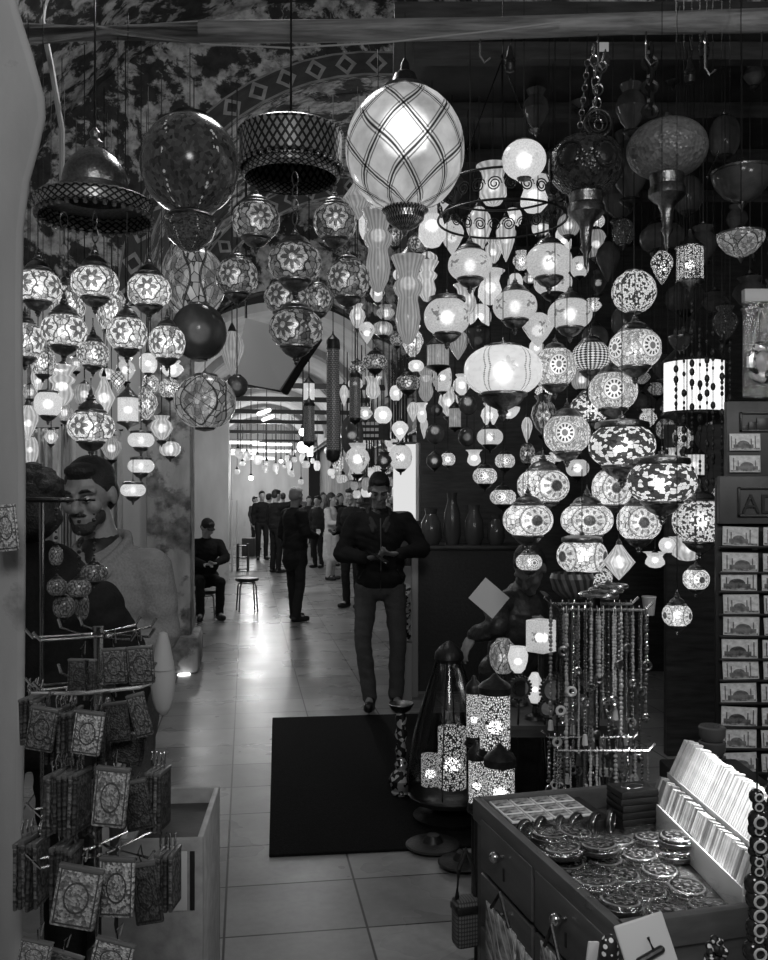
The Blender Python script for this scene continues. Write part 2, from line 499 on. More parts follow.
# the scuffed pillar and its foot
b = MB(); b.add(*rboxg(.40, .62, 3.6, .03, (-.70, 8.75, 1.8)))
struct(b.build('pillar', PEELING, rot=(0, 0, TH)))
b = MB(); b.add(*rboxg(.56, .78, .34, .05, (-.70, 8.72, .17))); struct(b.build('baseboard_left', PEELING, rot=(0, 0, TH)))
slab('wall_left_far', -1.5, -1.3, 9.0, 17.6, 0, 3.4, PALE)
slab('wall_left_pier', -1.5, -.33, 17.6, 18.3, 0, 3.4, PALE)
slab('wall_left_corridor', -1.5, -.5, 18.3, 32, 0, 3.4, PLASTER)
slab('wall_right_corridor', 2.6, 2.75, 9.0, 32, 0, 3.4, PLASTER)
slab('wall_far_end', -1.5, 2.2, 32, 32.2, 0, 5, PALE)

def barrel(name, a0, R, zc, b0, b1, mat, n=28, t=.15, sz=1.0):
    v = []; f = []; uvs = []
    for yy in (b0, b1):
        for rr in (R, R + t):
            for i in range(n + 1):
                w = PI * i / n; v.append((a0 + rr * math.cos(w), yy, zc + rr * sz * math.sin(w)))
    k = n + 1
    for i in range(n):
        q = [(i / n, 0), (i / n, 1), ((i + 1) / n, 1), ((i + 1) / n, 0)]
        f += [(i, 2 * k + i, 2 * k + i + 1, i + 1), (k + i, k + i + 1, 3 * k + i + 1, 3 * k + i), (i, i + 1, k + i + 1, k + i), (2 * k + i, 3 * k + i, 3 * k + i + 1, 2 * k + i + 1)]
        uvs += [q, q, [(i / n, 0), ((i + 1) / n, 0), ((i + 1) / n, 1), (i / n, 1)], q]
    bb = MB(); bb.add(v, f, uvs); return struct(bb.build(name, mat, rot=(0, 0, TH)))
barrel('ceiling', 1.1, 3.6, 3.0, -1.5, 9.0, VAULT)
barrel('ceiling_arch', 1.45, 2.45, 3.4, 9.0, 9.35, VAULT, t=1.4)
barrel('trim_1', 1.45, 2.45, 3.4, 8.93, 9.0, BAND, t=.24)
barrel('ceiling_middle', 1.45, 2.45, 3.4, 9.3, 13.0, VAULT)
barrel('trim_2', 1.45, 2.05, 3.4, 11.4, 11.5, BAND, t=.25)
barrel('ceiling_inner_arch', .55, 1.5, 3.1, 13.0, 13.3, VAULT, t=2.8)
barrel('ceiling_corridor', .55, 1.5, 3.1, 13.0, 32, PALE, sz=.8)
for i, bb_ in enumerate((15.5, 18.5, 22, 26, 30)):
    barrel('trim_%d' % (3 + i), .55, 1.36, 3.1, bb_, bb_ + .3, PLASTER, t=.14, sz=.8)
for i, bb_ in enumerate((13.2, 15.0, 17.2, 19.5, 22.5, 26.0)):
    slab('trim_%d' % (8 + i), -1.0, 2.1, bb_, bb_ + .07, 3.2, 3.28, DARK)
# right-hand shop
b = MB(); b.add(*boxg(5.0, .1, 4.0, (2.80, 8.35, 2.0))); struct(b.build('wall_right', WOOD, smooth=False))
b = MB(); b.add(*boxg(.1, 8.5, 4.0, (4.2, 4.2, 2.0))); struct(b.build('wall_right_side', WOOD, smooth=False))
b = MB(); b.add(*boxg(4.3, 4.0, .08, (2.2, 6.35, 3.96))); struct(b.build('ceiling_shop', WOOD, smooth=False))
b = MB(); b.add(*boxg(2.3, .06, 2.05, (2.9, 5.6, 1.03))); struct(b.build('wall_right_partition', WOOD, smooth=False))
# the wooden pole beam across the front, a twisted cable under it
bm_pts = [P(22, 34, 3.95), P(200, 32, 3.95), P(330, 31, 3.93), P(470, 29, 3.9), P(620, 24, 3.86), P(790, 20, 3.8)]
b = MB(); b.add(*tube(bm_pts, [.046, .048, .047, .046, .044, .05], 14)); o = b.build('trim_14', BEAMW); struct(o)
b = MB(); b.add(*tube([P(100, 34, 3.9) + Vector((0, -.06, 0)), P(200, 44, 3.84), P(290, 48, 3.83), P(390, 42, 3.83), P(500, 30, 3.8), P(560, 22, 3.79)], .004, 6))
tag(b.build('sagging_cable', flat(.3, .5)), 'thin pale cable sagging below the wooden pole beam', 'cable')
# rafters of the shop ceiling
for i, yy in enumerate((4.6, 5.3, 6.0, 6.8)):
    b = MB(); b.add(*boxg(4.1, .07, .09, (2.2, yy, 3.87))); struct(b.build('trim_%d' % (15 + i), WOOD, smooth=False))
# conduit pipes up the left corner
b = MB(); b.add(*tube([P(50, -10, 4.3), P(42, 20, 4.3), P(52, 70, 4.3), P(62, 130, 4.3), P(62, 255, 4.3)], .014, 8))
tag(b.build('conduit_pipe', flat(.35, .5)), 'bent pale conduit pipe beside the plaster jamb', 'pipe')
# pole hooks and small hanging gear on the beam
def hook(px, d, ln, label):
    b = MB(); p0 = P(px, 44, d)
    b.add(*tube([p0 + Vector((0, 0, .06)), p0, p0 + Vector((.0, 0, -ln)), p0 + Vector((.02, 0, -ln - .03)), p0 + Vector((.045, 0, -ln - .01))], .005, 6))
    tag(b.build('hanging_hook', CHROME), label, 'hook', 'hooks on the wooden pole')
hook(480, 3.9, .05, 'shiny wire hook on the pole between the lit egg lamp and medallion lamp')
hook(598, 3.86, .08, 'shiny hook on the pole above the chain tangle')
hook(646, 3.84, .06, 'shiny hook on the pole above the mushroom lamp')
hook(705, 3.82, .1, 'shiny hook near the short end of the pole')

# mat
def mat_fn(nt):
    x, y, z = objco(nt); n = noise(nt, vec(nt, x, y, z), 120, 3)
    return ramp(n, .3, .7, .004, .014), n
MATM = surf('black_ribbed_rubber', mat_fn, .9, bstr=.5, spec=.08)
b = MB(); b.add(*rboxg(1.9, 2.52, .014, .005, (.95, 1.26, .007)))
o = b.build('door_mat', MATM, loc=P(269, 858, 4.0) + Vector((0, 0, 0)), rot=(0, 0, math.atan(.118)))
o.location.z = 0.001
tag(o, 'large black rubber mat on the tiled floor', 'mat')
# ================================================================= LAMPS
def globe_prof(w, h, t0=-.86, t1=.86, n=14, pw=2.3):
    pr = []
    for i in range(n + 1):
        t = t0 + (t1 - t0) * i / n; pr.append((w / 2 * (1 - abs(t) ** pw) ** .5, h / 2 * t / max(abs(t0), abs(t1))))
    return pr
def scaled(pr, k, z=0, kz=None): return [(r * k, q * (kz if kz is not None else k) + z) for r, q in pr]
CAP = [(.31, -.02), (.33, 0), (.32, .02), (.27, .05), (.26, .08), (.2, .14), (.11, .18), (.07, .19), (.08, .215), (.05, .24), (.055, .27), (.03, .3), (.012, .34), (.012, .4)]
CUP = [(.30, .02), (.33, 0), (.33, -.03), (.28, -.06), (.27, -.09), (.2, -.16), (.1, -.21), (.06, -.23), (.075, -.26), (.04, -.29), (.05, -.32), (.0, -.38)]
TALLCAP = [(.31, -.02), (.34, 0), (.33, .03), (.26, .06), (.27, .09), (.22, .17), (.13, .24), (.09, .26), (.11, .29), (.07, .33), (.075, .37), (.04, .41), (.05, .44), (.02, .5), (.012, .56)]
FLATCAP = [(.4, -.03), (.41, 0), (.4, .06), (.3, .09), (.1, .11), (.05, .13), (.05, .16), (.012, .18), (.012, .24)]
LAMPS = []
def L(px, py, w, h, d, form, pat, label, **k): LAMPS.append(dict(px=px, py=py, w=S(w, d), h=S(h, d), d=d, form=form, pat=pat, label=label, **k))
TOPZ = 3.84
def chain_links(z0, z1, ln=.05, wd=.016, r=.0025):
    b = MB(); n = max(1, int((z1 - z0) / (ln * .86)))
    for i in range(n):
        z = z0 + (i + .5) * (z1 - z0) / n
        v, f = torus(ln / 2, r, 10, 5, sx=wd / ln * 1.4, sy=1, axis='y')
        # torus in xz plane : axis 'y' swaps so long side is z
        b.add(v, f, M=T(0, 0, z) @ RZ(PI / 2 * (i % 2)))
    return b
def build_lamp(q, tops):
    w, h, d = q['w'], q['h'], q['d']; c = P(q['px'], q['py'], d); form = q['form']
    fac = q.get('cup', 1.0)
    names = {'globe': 'mosaic_pendant_lamp', 'ball': 'pendant_globe_lamp', 'vase': 'hanging_vase_lamp', 'tulip': 'hanging_tulip_lamp', 'tube': 'hanging_tube_lantern', 'cyl': 'hanging_cylinder_lamp', 'drop': 'hanging_drop_lamp', 'star': 'hanging_star_lamp', 'bowl': 'hanging_bowl_lamp'}
    rt = thing(q.get('name', names[form]), q['label'], q.get('cat', 'lamp'), c + Vector((0, 0, -h / 2 if form not in ('globe',) else -h / 2)), q.get('rot', random.uniform(0, 6.28)), q.get('group'))
    if 'tilt' in q: rt.rotation_euler = (q['tilt'][0], q['tilt'][1], rt.rotation_euler.z)
    z0 = h / 2; m = GL[q['pat']]; met = q.get('metal', BRASS if d < 4.6 else IRON)
    topz = z0 + h / 2
    n = 28 if w > .12 else 18
    def put(nm, pr, mat, z=0, sharp=35, nn=None):
        b = MB(); b.add(*lathe(pr, nn or n)); return b.build(nm, mat, rt, (0, 0, z), sharp=sharp)
    if form == 'globe':
        put('shade', globe_prof(w, h), m, z0)
        cp = {'tall': TALLCAP, 'flat': FLATCAP}.get(q.get('cap'), CAP); k = w * q.get('capk', 1)
        if h > w * .8: k *= .9
        put('cap', scaled(cp, k, 0), met, h * .985); topz = h + cp[-1][1] * k
        put('base_cup', scaled(CUP, w * .95 * fac), met, h * .015)
        if q.get('chips'):
            pass
    elif form == 'ball':
        put('shade', globe_prof(w, h, -.97, .97, 18, 2.0), m, z0)
        k = w * .5
        put('cap', scaled(FLATCAP, k), met, h * .97); topz = h * .97 + .24 * k
        if fac: put('base_cup', scaled([(.3, .05), (.34, 0), (.3, -.06), (.1, -.1), (0, -.12)], k), met, h * .02)
    elif form == 'vase':
        r = w / 2
        pr = [(.02, 0), (.30, .03), (.62, .16), (.74, .30), (.66, .42), (.58, .50), (.60, .55), (.78, .60), (.86, .66), (.80, .70), (.55, .76), (.66, .84), (.9, .95), (1.0, 1.0)]
        put('shade', [(a * r, z * h) for a, z in pr], m, sharp=60)
        put('collar', [(r * .3, h * .99), (r * .62, h * 1.0), (r * .5, h * 1.03), (r * .2, h * 1.08), (r * .06, h * 1.12)], met); topz = h * 1.12
    elif form == 'tulip':
        r = w / 2
        pr = [(.1, 0), (.45, .05), (.8, .25), (.78, .45), (.6, .7), (.72, .88), (1.0, 1.0)]
        put('shade', [(a * r, z * h) for a, z in pr], m, sharp=60)
        put('collar', [(r * .25, h * .8), (r * .3, h * .95), (r * .2, h * 1.06), (r * .05, h * 1.15)], met); topz = h * 1.15
    elif form == 'bowl':
        r = w / 2
        pr = [(.02, 0), (.3, .06), (.62, .25), (.9, .6), (1.0, .85), (.98, 1.0)]
        put('shade', [(a * r, z * h) for a, z in pr], m, sharp=60)
        put('rim', [(r * .96, h * .97), (r * 1.03, h * .98), (r * 1.03, h * 1.06), (r * .9, h * 1.1), (r * .3, h * 1.3), (r * .06, h * 1.5)], met); topz = h * 1.5
        put('finial', [(r * .12, h * .04), (r * .14, -h * .06), (r * .05, -h * .2), (0, -h * .3)], met)
    elif form in ('tube', 'cyl'):
        r = w / 2
        put('shade', [(r, h * .06), (r, h * .94)], m, sharp=30)
        put('cap', [(r * 1.08, h * .92), (r * 1.1, h * .96), (r * 1.0, h * 1.0), (r * .5, h * 1.0 + r * .5), (r * .15, h + r * .9), (r * .1, h + r * 1.3)], met); topz = h + r * 1.3
        put('base_cup', [(r * 1.08, h * .08), (r * 1.1, h * .03), (r * .9, 0), (r * .3, -r * .3), (r * .1, -r * .5), (0, -r * .7)], met)
    elif form == 'drop':
        r = w / 2
        pr = [(.03, 0), (.2, .08), (.6, .3), (.95, .55), (1.0, .68), (.85, .82), (.5, .94), (.3, 1.0)]
        put('shade', [(a * r, z * h) for a, z in pr], m, sharp=60)
        put('collar', [(r * .32, h * .97), (r * .36, h * 1.0), (r * .25, h * 1.08), (r * .06, h * 1.18)], met); topz = h * 1.18
    elif form == 'star':
        r = w / 2
        pr = [(.02, 0), (.55, .25), (1.0, .5), (.55, .75), (.15, 1.0)]
        put('shade', [(a * r, z * h) for a, z in pr], m, sharp=10, nn=6)
        put('collar', [(r * .16, h * .98), (r * .2, h * 1.02), (r * .05, h * 1.15)], met); topz = h * 1.15
    bs = q.get('bulb', 1.0)
    if bs:
        br = min(w, h) * .17
        b = MB(); b.add(*ell((0, 0, 0), br, n=10, m=7)); b.build('bulb', emit(round(3.5 * bs, 2)), rt, (0, 0, z0 + h * q.get('bz', .0)))
    zt = q['cordtop'] - (c.z - h / 2)
    if zt > topz + .01 and 'tilt' not in q:
        if q.get('chain'): bb = chain_links(topz - .004, zt, *q['chain']); bb.build('chain', BRASS, rt)
        else: b = MB(); b.add(*tube([(0, 0, topz - .01), (0, 0, zt)], .0022 if d < 4.5 else .003, 5)); b.build('cord', CORD, rt)
    return rt
OBST = [(586, 205, 74, 150, 3.85), (667, 185, 79, 150, 3.85), (502, 208, 132, 50, 4.55), (190, 235, 60, 60, 3.9), (95, 190, 112, 80, 3.6), (291, 155, 104, 60, 3.75)]
def finish_lamps():
    def ext(q): return (q['px'], q['w0'], q['py'] - q['h0'] / 2 - .3 * q['w0'], q['py'] + q['h0'] / 2 + (.38 * q['w0'] if q['form'] == 'globe' else .1 * q['w0']))
    for q in LAMPS: q['w0'] = q['w'] * F / q['d']; q['h0'] = q['h'] * F / q['d']
    fixed = [dict(px=a, py=b, w0=c, h0=h, d=d, form='x', fix=1) for a, b, c, h, d in OBST]
    for it in range(80):
        hit = 0; al = LAMPS + fixed
        for i, q in enumerate(al):
            a = ext(q)
            for o in al[i + 1:]:
                if 'fix' in q and 'fix' in o: continue
                if o.get('name') == 'netted_egg_lamp' and 'fix' in q: continue
                b_ = ext(o)
                if abs(a[0] - b_[0]) > (a[1] + b_[1]) / 2 or a[2] > b_[3] or b_[2] > a[3]: continue
                need = (S(a[1], q['d']) + S(b_[1], o['d'])) / 2 * .62 + .005
                if o.get('name') == 'chain' : continue
                if abs(q['d'] - o['d']) < need:
                    hit += 1
                    far = q if q['d'] > o['d'] else o
                    if 'fix' in far: near = o if far is q else q; near['d'] -= .03
                    elif far.get('top') and not (q if far is o else o).get('top') and 'fix' not in (q if far is o else o): (q if far is o else o)['d'] += .06
                    else: far['d'] += .03
        if not hit: break
    print('lamp depth passes', it, hit, max(q['d'] for q in LAMPS))
    for q in LAMPS: q['w'] = S(q['w0'], q['d']); q['h'] = S(q['h0'], q['d'])
    for q in LAMPS:
        c = P(q['px'], q['py'], q['d'])
        q['x'], q['z'] = c.x, c.z
    for a, b_, c, h, d in OBST[:2]:
        t = P(a, b_, d); fixed.append(dict(x=t.x, z=t.z, d=d, w=S(c, d) * 1.1, h=S(h, d), form='x', z_=1))
    for q in LAMPS:
        top = P(0, q['top'], q['d']).z if 'top' in q else (TOPZ if q['x'] > -.6 else 3.7)
        for o in LAMPS + [f_ for f_ in fixed if 'z_' in f_]:
            if o is q or o['z'] <= q['z']: continue
            low = o['z'] - o['h'] / 2 - o['w'] * (.37 if o['form'] == 'globe' else .07)
            if math.hypot(o['x'] - q['x'], o['d'] - q['d']) < o['w'] * .52 and low > q['z'] + q['h'] * .5: top = min(top, low - .003)
        q['cordtop'] = top
    for q in LAMPS: build_lamp(q, None)
# ---- left chandelier globes
g = 'mosaic globes of the left chandelier'
L(38, 287, 46, 30, 3.52, 'globe', 'flower', 'flowered mosaic globe lamp beside the plaster jamb, upper row of left chandelier', top=212, cap='tall', group=g)
L(95, 283, 47, 30, 3.36, 'globe', 'flower', 'flowered mosaic globe lamp centred high under the left domed canopy', top=212, cap='tall', group=g, chain=(.06, .02, .003))
L(149, 291, 44, 30, 3.62, 'globe', 'flower', 'upper flowered mosaic globe beside the pale tilted ball lamp', top=212, cap='tall', group=g)
L(25, 341, 37, 34, 3.42, 'globe', 'flower', 'lower flowered globe lamp half touching the plaster jamb', top=318, cap='tall', group=g)
L(64, 331, 45, 31, 3.3, 'globe', 'flower', 'large bright flowered globe, left of the lower middle pair on the chandelier', top=212, cap='tall', group=g, chain=(.06, .02, .003))
L(127, 334, 40, 31, 3.34, 'globe', 'flower', 'flowered globe in the lower row above the harlequin lamp', top=212, cap='tall', group=g)
L(167, 343, 36, 32, 3.56, 'globe', 'flower', 'small flowered globe at the outer end nearest the big ball lamps', top=318, cap='tall', group=g)
L(93, 354, 32, 24, 3.62, 'globe', 'flower6', 'small dim flowered globe half hidden behind the middle pair', top=318, cap='tall', group=g)
L(112, 311, 30, 40, 3.9, 'globe', 'flower6', 'dim flowered globe set behind the lower middle pair, higher up', top=212, group=g)
L(68, 305, 34, 36, 3.95, 'globe', 'flower6', 'dim flowered globe behind the large bright one of the pair', top=212, group=g)
L(43, 362, 24, 26, 3.75, 'globe', 'flower6', 'small dim flowered globe hanging under the jamb side globes', group=g)
L(91, 427, 46, 30, 2.85, 'globe', 'flower', 'lowest bright flowered globe hanging above the denim jacket man', cap='tall', top=378, group=g)
L(48, 404, 27, 24, 3.5, 'globe', 'plain', 'small plain frosted globe lamp with dark bowl base above the dark haired head', cap='flat', bulb=.8)
L(28, 423, 20, 36, 3.9, 'drop', 'flute', 'fluted frosted drop lamp close beside the plaster jamb')
L(62, 386, 30, 40, 4.3, 'vase', 'flute', 'fluted frosted vase lamp behind the small plain globe')
L(104, 398, 24, 44, 4.6, 'star', 'flute', 'pale faceted diamond lamp left of the harlequin lamp')
L(38, 381, 14, 26, 4.5, 'drop', 'flute', 'slim frosted drop lamp high behind the plain globe lamp')
L(118, 382, 15, 22, 3.95, 'drop', 'net', 'black and white harlequin netted drop lamp')
L(128, 410, 20, 28, 3.9, 'cyl', 'plain', 'short white glass cylinder lamp below the harlequin lamp')
L(141, 440, 26, 15, 4.0, 'globe', 'plain', 'topmost of three stacked small white discs lamps above the man in denim', cap='flat', bulb=.6)
L(141, 466, 26, 14, 4.0, 'globe', 'plain', 'middle of three stacked small white disc lamps', cap='flat', bulb=.6)
L(133, 490, 25, 13, 3.95, 'globe', 'plain', 'bottom of three stacked small white disc lamps, over the denim shoulder', cap='flat', bulb=.6)
# ---- big balls
L(190, 165, 98, 98, 3.9, 'ball', 'dots', 'huge dark mosaic ball lamp with trails of mirror chips', bulb=0, metal=IRON)
L(194, 283, 62, 72, 4.5, 'ball', 'cloud', 'pale mottled mosaic ball lamp below the huge dark ball', bulb=.25)
L(199, 332, 55, 56, 4.1, 'ball', 'smoke', 'dark smoky glass ball lamp in the middle of the ball stack', bulb=.15)
L(205, 402, 62, 54, 4.2, 'ball', 'cloud', 'ornamented glass ball lamp at the bottom of the ball stack', bulb=.6)
L(232, 354, 24, 46, 4.7, 'drop', 'vase', 'slim hazy glass drop lamp right of the smoky ball', bulb=.15)
L(237, 386, 22, 22, 4.6, 'ball', 'smoke', 'little clear glass ball beside the ornamented ball lamp', bulb=.2)
# ---- ring chandelier globes
g = 'dark mosaic globes of the ring chandelier'
for px, py, w, h, d, lb, tp in ((256, 221, 48, 34, 3.75, 'dark flowered globe high at the outer end of the ring chandelier near the huge ball', 172), (237, 277, 42, 34, 3.7, 'dark flowered globe with long glass tail beside the pale ball lamp', 240),
    (335, 222, 44, 34, 3.75, 'dark flowered globe high below the lit egg lamp', 172), (295, 263, 54, 36, 3.5, 'dark flowered globe at the top of the middle column on the long chain', 172),
    (348, 280, 44, 36, 3.66, 'dark flowered globe beside the fluted vase lamps', 242), (287, 298, 46, 30, 3.85, 'dark flowered globe second in the middle column', 280), (296, 329, 54, 36, 3.5, 'lowest dark flowered globe with pointed finial over the grey awning', 285),
    (318, 300, 30, 26, 4.0, 'small dim globe behind the two right dark globes of the ring chandelier', 180)):
    L(px, py, w, h, d, 'globe', 'darkflower', lb, top=tp, group=g, bulb=.5, chain=(.055, .022, .003) if px == 295 and py < 270 else None)
# ---- the egg and the vases
L(405, 150, 119, 122, 4.1, 'ball', 'egg', 'big pale lit egg lamp netted with dark leaf shaped metal ribs', bulb=1.5, bz=.12, cup=0, name='netted_egg_lamp')
L(378, 252, 34, 82, 4.5, 'vase', 'vase', 'fluted hourglass vase lamp, higher of the pair under the egg lamp', bulb=.35, bz=.2)
L(408, 301, 34, 88, 4.3, 'vase', 'vase', 'fluted hourglass vase lamp, lower and nearer of the pair', bulb=.35, bz=.2)
L(358, 200, 34, 40, 4.9, 'star', 'vase', 'faceted grey glass lamp half behind the egg lamp and ring chandelier', bulb=.1)
L(432, 226, 34, 44, 4.7, 'tulip', 'plain', 'glowing white tulip lamp just under the egg lamp pedestal', bulb=.7)
L(427, 282, 24, 40, 4.8, 'vase', 'flute', 'small flared frosted vase lamp beside the lower hourglass vase', bulb=.2)
L(493, 186, 34, 40, 4.9, 'tulip', 'flute', 'frosted tulip lamp inside the scrolled iron ring', bulb=.6)
L(524, 160, 44, 38, 3.98, 'ball', 'plain', 'round white glass ball lamp above the scrolled iron ring', bulb=.7, name='white_ball_lamp')
L(479, 232, 26, 50, 5.0, 'drop', 'flute', 'white drop lamp hanging in the scrolled iron ring', bulb=.6)
L(506, 240, 20, 44, 5.2, 'drop', 'flute', 'slim white drop lamp behind the ring, beside the wider drop', bulb=.6)
L(534, 196, 34, 34, 4.9, 'tulip', 'plain', 'white tulip lamp seen through the far side of the iron ring', bulb=.6)
L(452, 238, 24, 34, 5.0, 'drop', 'frost', 'frosted drop lamp between the tulip lamp and the iron ring', bulb=.4)
# ---- frosted globes
L(470, 265, 44, 28, 4.3, 'globe', 'frost', 'frosted globe with flower specks and pierced cup, under the iron ring', bulb=.6)
L(447, 317, 46, 34, 4.1, 'globe', 'frost', 'frosted globe beside the lower hourglass vase lamp', cap='flat', bulb=.8)
L(515, 306, 44, 28, 4.2, 'globe', 'frost', 'frosted flower globe above the large white oval lamp', bulb=.6)
L(549, 262, 46, 32, 4.3, 'globe', 'frost', 'upper of two overlapping frosted globes below the dark medallion lamp', bulb=.9)
L(553, 283, 38, 22, 4.62, 'globe', 'frost', 'lower of two overlapping frosted globes below the dark medallion lamp', bulb=.5)
L(570, 314, 44, 28, 4.25, 'globe', 'frost', 'frosted globe above the latticed lamp', bulb=.8)
L(538, 330, 32, 34, 4.8, 'drop', 'frost', 'pale mottled drop lamp behind the frosted globes, over the oval lamp', bulb=.4)
L(490, 288, 30, 34, 5.2, 'tulip', 'plain', 'white tulip lamp between two frosted globes', bulb=.6)
L(466, 300, 26, 30, 5.4, 'tulip', 'flute', 'soft white tulip lamp far behind the frosted globes', bulb=.4)
L(503, 371, 78, 46, 3.9, 'globe', 'band', 'large white oval lamp with dotted zigzag bands', cap='flat', bulb=1.0, capk=.6, rot=0.0)
L(428, 262, 20, 20, 5.6, 'drop', 'flute', 'tiny frosted drop lamp behind the small flared vase', bulb=.3)
L(418, 245, 22, 18, 5.6, 'globe', 'darkflower', 'small dark globe between the two hourglass vases', bulb=.3)
# ---- ringed-dot globes and star globes to the right
L(555, 367, 42, 36, 4.15, 'globe', 'eye', 'dot ringed mosaic globe touching the large white oval lamp', bulb=.4)
L(591, 357, 38, 28, 4.3, 'globe', 'check', 'black and white latticed globe lamp', bulb=.2)
L(635, 349, 52, 36, 3.95, 'globe', 'eye', 'dot ringed mosaic globe below the knobbly cage ball lamp', bulb=.4)
L(613, 391, 48, 36, 4.0, 'globe', 'eye', 'dot ringed mosaic globe between the lattice lamp and the star lamp', bulb=.4)
L(567, 434, 46, 36, 4.0, 'globe', 'eye', 'dot ringed mosaic globe left of the star mosaic lamp', bulb=.4)
L(590, 409, 40, 26, 4.5, 'globe', 'star', 'half hidden black and white mosaic globe above the star lamps', bulb=.5)
L(622, 446, 66, 40, 3.8, 'globe', 'star', 'wide black and white mosaic lamp, upper of the two largest', bulb=.8, cap='flat')
L(662, 482, 68, 40, 3.65, 'globe', 'star', 'wide black and white mosaic lamp, lower of the two, near the card rack', bulb=.8, cap='flat')
L(700, 521, 54, 42, 3.8, 'globe', 'fine', 'finely speckled mosaic globe tucked against the postcard rack', bulb=.7)
L(612, 488, 40, 34, 4.2, 'globe', 'blot', 'dim burst mosaic globe behind the lower star lamp', bulb=.4)
L(543, 486, 52, 32, 4.0, 'globe', 'blot', 'burst mosaic oval globe, upper of the left stack over the bead stand', bulb=.9)
L(528, 520, 50, 31, 3.9, 'globe', 'blot', 'burst mosaic oval globe below and left of its twin', bulb=.9)
L(587, 520, 52, 30, 3.9, 'globe', 'blot', 'burst mosaic oval globe in the middle above the bead stand', bulb=.9)
L(639, 522, 44, 34, 4.0, 'globe', 'blot', 'burst mosaic globe below the lower star lamp', bulb=.8)
L(582, 556, 50, 32, 3.9, 'globe', 'blot', 'burst mosaic globe just above the dark striped bowl', bulb=.8, cap='flat')
L(590, 578, 44, 22, 4.3, 'globe', 'fine', 'speckled low mosaic globe tucked under the burst globes', bulb=.6)
L(619, 562, 32, 36, 3.8, 'star', 'flute', 'faceted glass lantern above the bead stand', bulb=.9)
L(529, 562, 26, 16, 4.2, 'globe', 'eye', 'tiny oval mosaic globe over the pale paper', bulb=.5)
L(696, 579, 26, 20, 3.7, 'globe', 'blot', 'small oval burst globe beside the postcards', bulb=.9)
L(677, 615, 29, 21, 3.5, 'globe', 'blot', 'small flat mosaic lamp with pear shaped cap hanging before black wall', bulb=.8, cap='tall')
L(543, 462, 24, 14, 4.9, 'globe', 'eye5', 'little dim globe under the left dot ringed globe', bulb=.2)
L(725, 498, 26, 24, 4.3, 'globe', 'fine', 'small speckled globe half behind the postcard header board', bulb=.5)
L(655, 560, 24, 16, 4.6, 'tulip', 'plain', 'bright little tulip lamp behind the lower burst globes', bulb=.9)
L(668, 545, 18, 16, 4.9, 'ball', 'plain', 'bright little ball lamp beside the little tulip lamp', bulb=1.0, name='white_ball_lamp')
L(687, 549, 36, 24, 4.5, 'tulip', 'flute', 'soft frosted tulip lamp under the speckled globe', bulb=.6)
# ---- lantern cages up right
L(634, 292, 44, 42, 4.2, 'ball', 'fine', 'knobbly cage ball lamp with pierced brass and round bosses', bulb=.1, name='cage_ball_lamp')
L(690, 265, 26, 38, 4.3, 'cyl', 'perf', 'pierced cylinder lantern glowing under the mushroom lamp', bulb=1.0)
L(662, 268, 22, 34, 4.5, 'drop', 'perfsmall', 'pierced tear lantern beside the glowing cylinder lantern', bulb=.5)
L(662, 238, 44, 26, 4.7, 'globe', 'smoke', 'dark carved globe lamp right of the medallion lamp stem', bulb=0)
L(694, 388, 58, 58, 4.7, 'cyl', 'drum', 'big glowing white drum lamp behind hanging bead strings', bulb=0, name='white_drum_lamp')
L(680, 344, 22, 14, 4.1, 'bowl', 'smoke', 'little dark fluted glass bowl above the drum lamp', bulb=0)
L(741, 246, 46, 22, 3.7, 'bowl', 'cloud', 'grey ribbed glass bowl lamp high at the shop edge', bulb=0)
L(742, 188, 58, 30, 3.9, 'bowl', 'smoke', 'dark bowl lamp above the grey ribbed bowl', bulb=0)
L(652, 468, 14, 12, 5.0, 'ball', 'plain', 'tiny bright ball lamp behind the star lamps', bulb=1, name='white_ball_lamp')
L(694, 465, 20, 24, 5.2, 'cyl', 'plain', 'small lit white cylinder lamp below the drum lamp', bulb=.6)
L(674, 455, 16, 14, 5.3, 'tulip', 'flute', 'small dim tulip lamp left of the lit white cylinder', bulb=.3)
L(585, 605, 3, 3, 5, 'ball', 'plain', '', bulb=0) ; LAMPS.pop()
# ---- middle distance cluster
L(309, 392, 11, 20, 5.2, 'cyl', 'plain', 'slim dark pendant with glowing square head over the passage', bulb=.5, bz=.1)
L(309, 424, 11, 42, 5.15, 'tube', 'mesh', 'slim pierced metal tube under the glowing square head', bulb=0)
L(333, 400, 13, 120, 5.0, 'tube', 'mesh', 'longest pierced metal tube hanging down the passage', bulb=.0)
L(355, 398, 11, 48, 5.1, 'tube', 'mesh', 'pierced metal tube right of the longest tube', bulb=.6, bz=.3)
L(344, 396, 9, 22, 5.6, 'drop', 'flute', 'thin frosted drop lamp between the metal tubes', bulb=.5)
L(367, 333, 16, 22, 5.0, 'drop', 'frost', 'small bright speckled drop lamp beneath the dark globe by the vases', bulb=.9)
L(397, 340, 13, 13, 5.2, 'globe', 'darkflower', 'tiny dark glinting globe left of the frosted globe', bulb=.4)
L(375, 362, 25, 15, 5.0, 'globe', 'darkflower', 'small flat glinting oval globe, upper of two', bulb=.9)
L(408, 383, 24, 15, 5.0, 'globe', 'darkflower', 'small flat glinting oval globe, lower of two', bulb=.9)
L(416, 366, 16, 12, 5.4, 'ball', 'plain', 'bright small ball lamp above the hazy hanging vase', bulb=.9, name='white_ball_lamp')
L(426, 385, 20, 34, 5.5, 'vase', 'vase', 'hazy small glass vase lamp right of the oval globes', bulb=.3, bz=.2)
L(438, 356, 22, 24, 5.3, 'cyl', 'vase', 'ribbed grey glass cylinder under the frosted globe', bulb=.1)
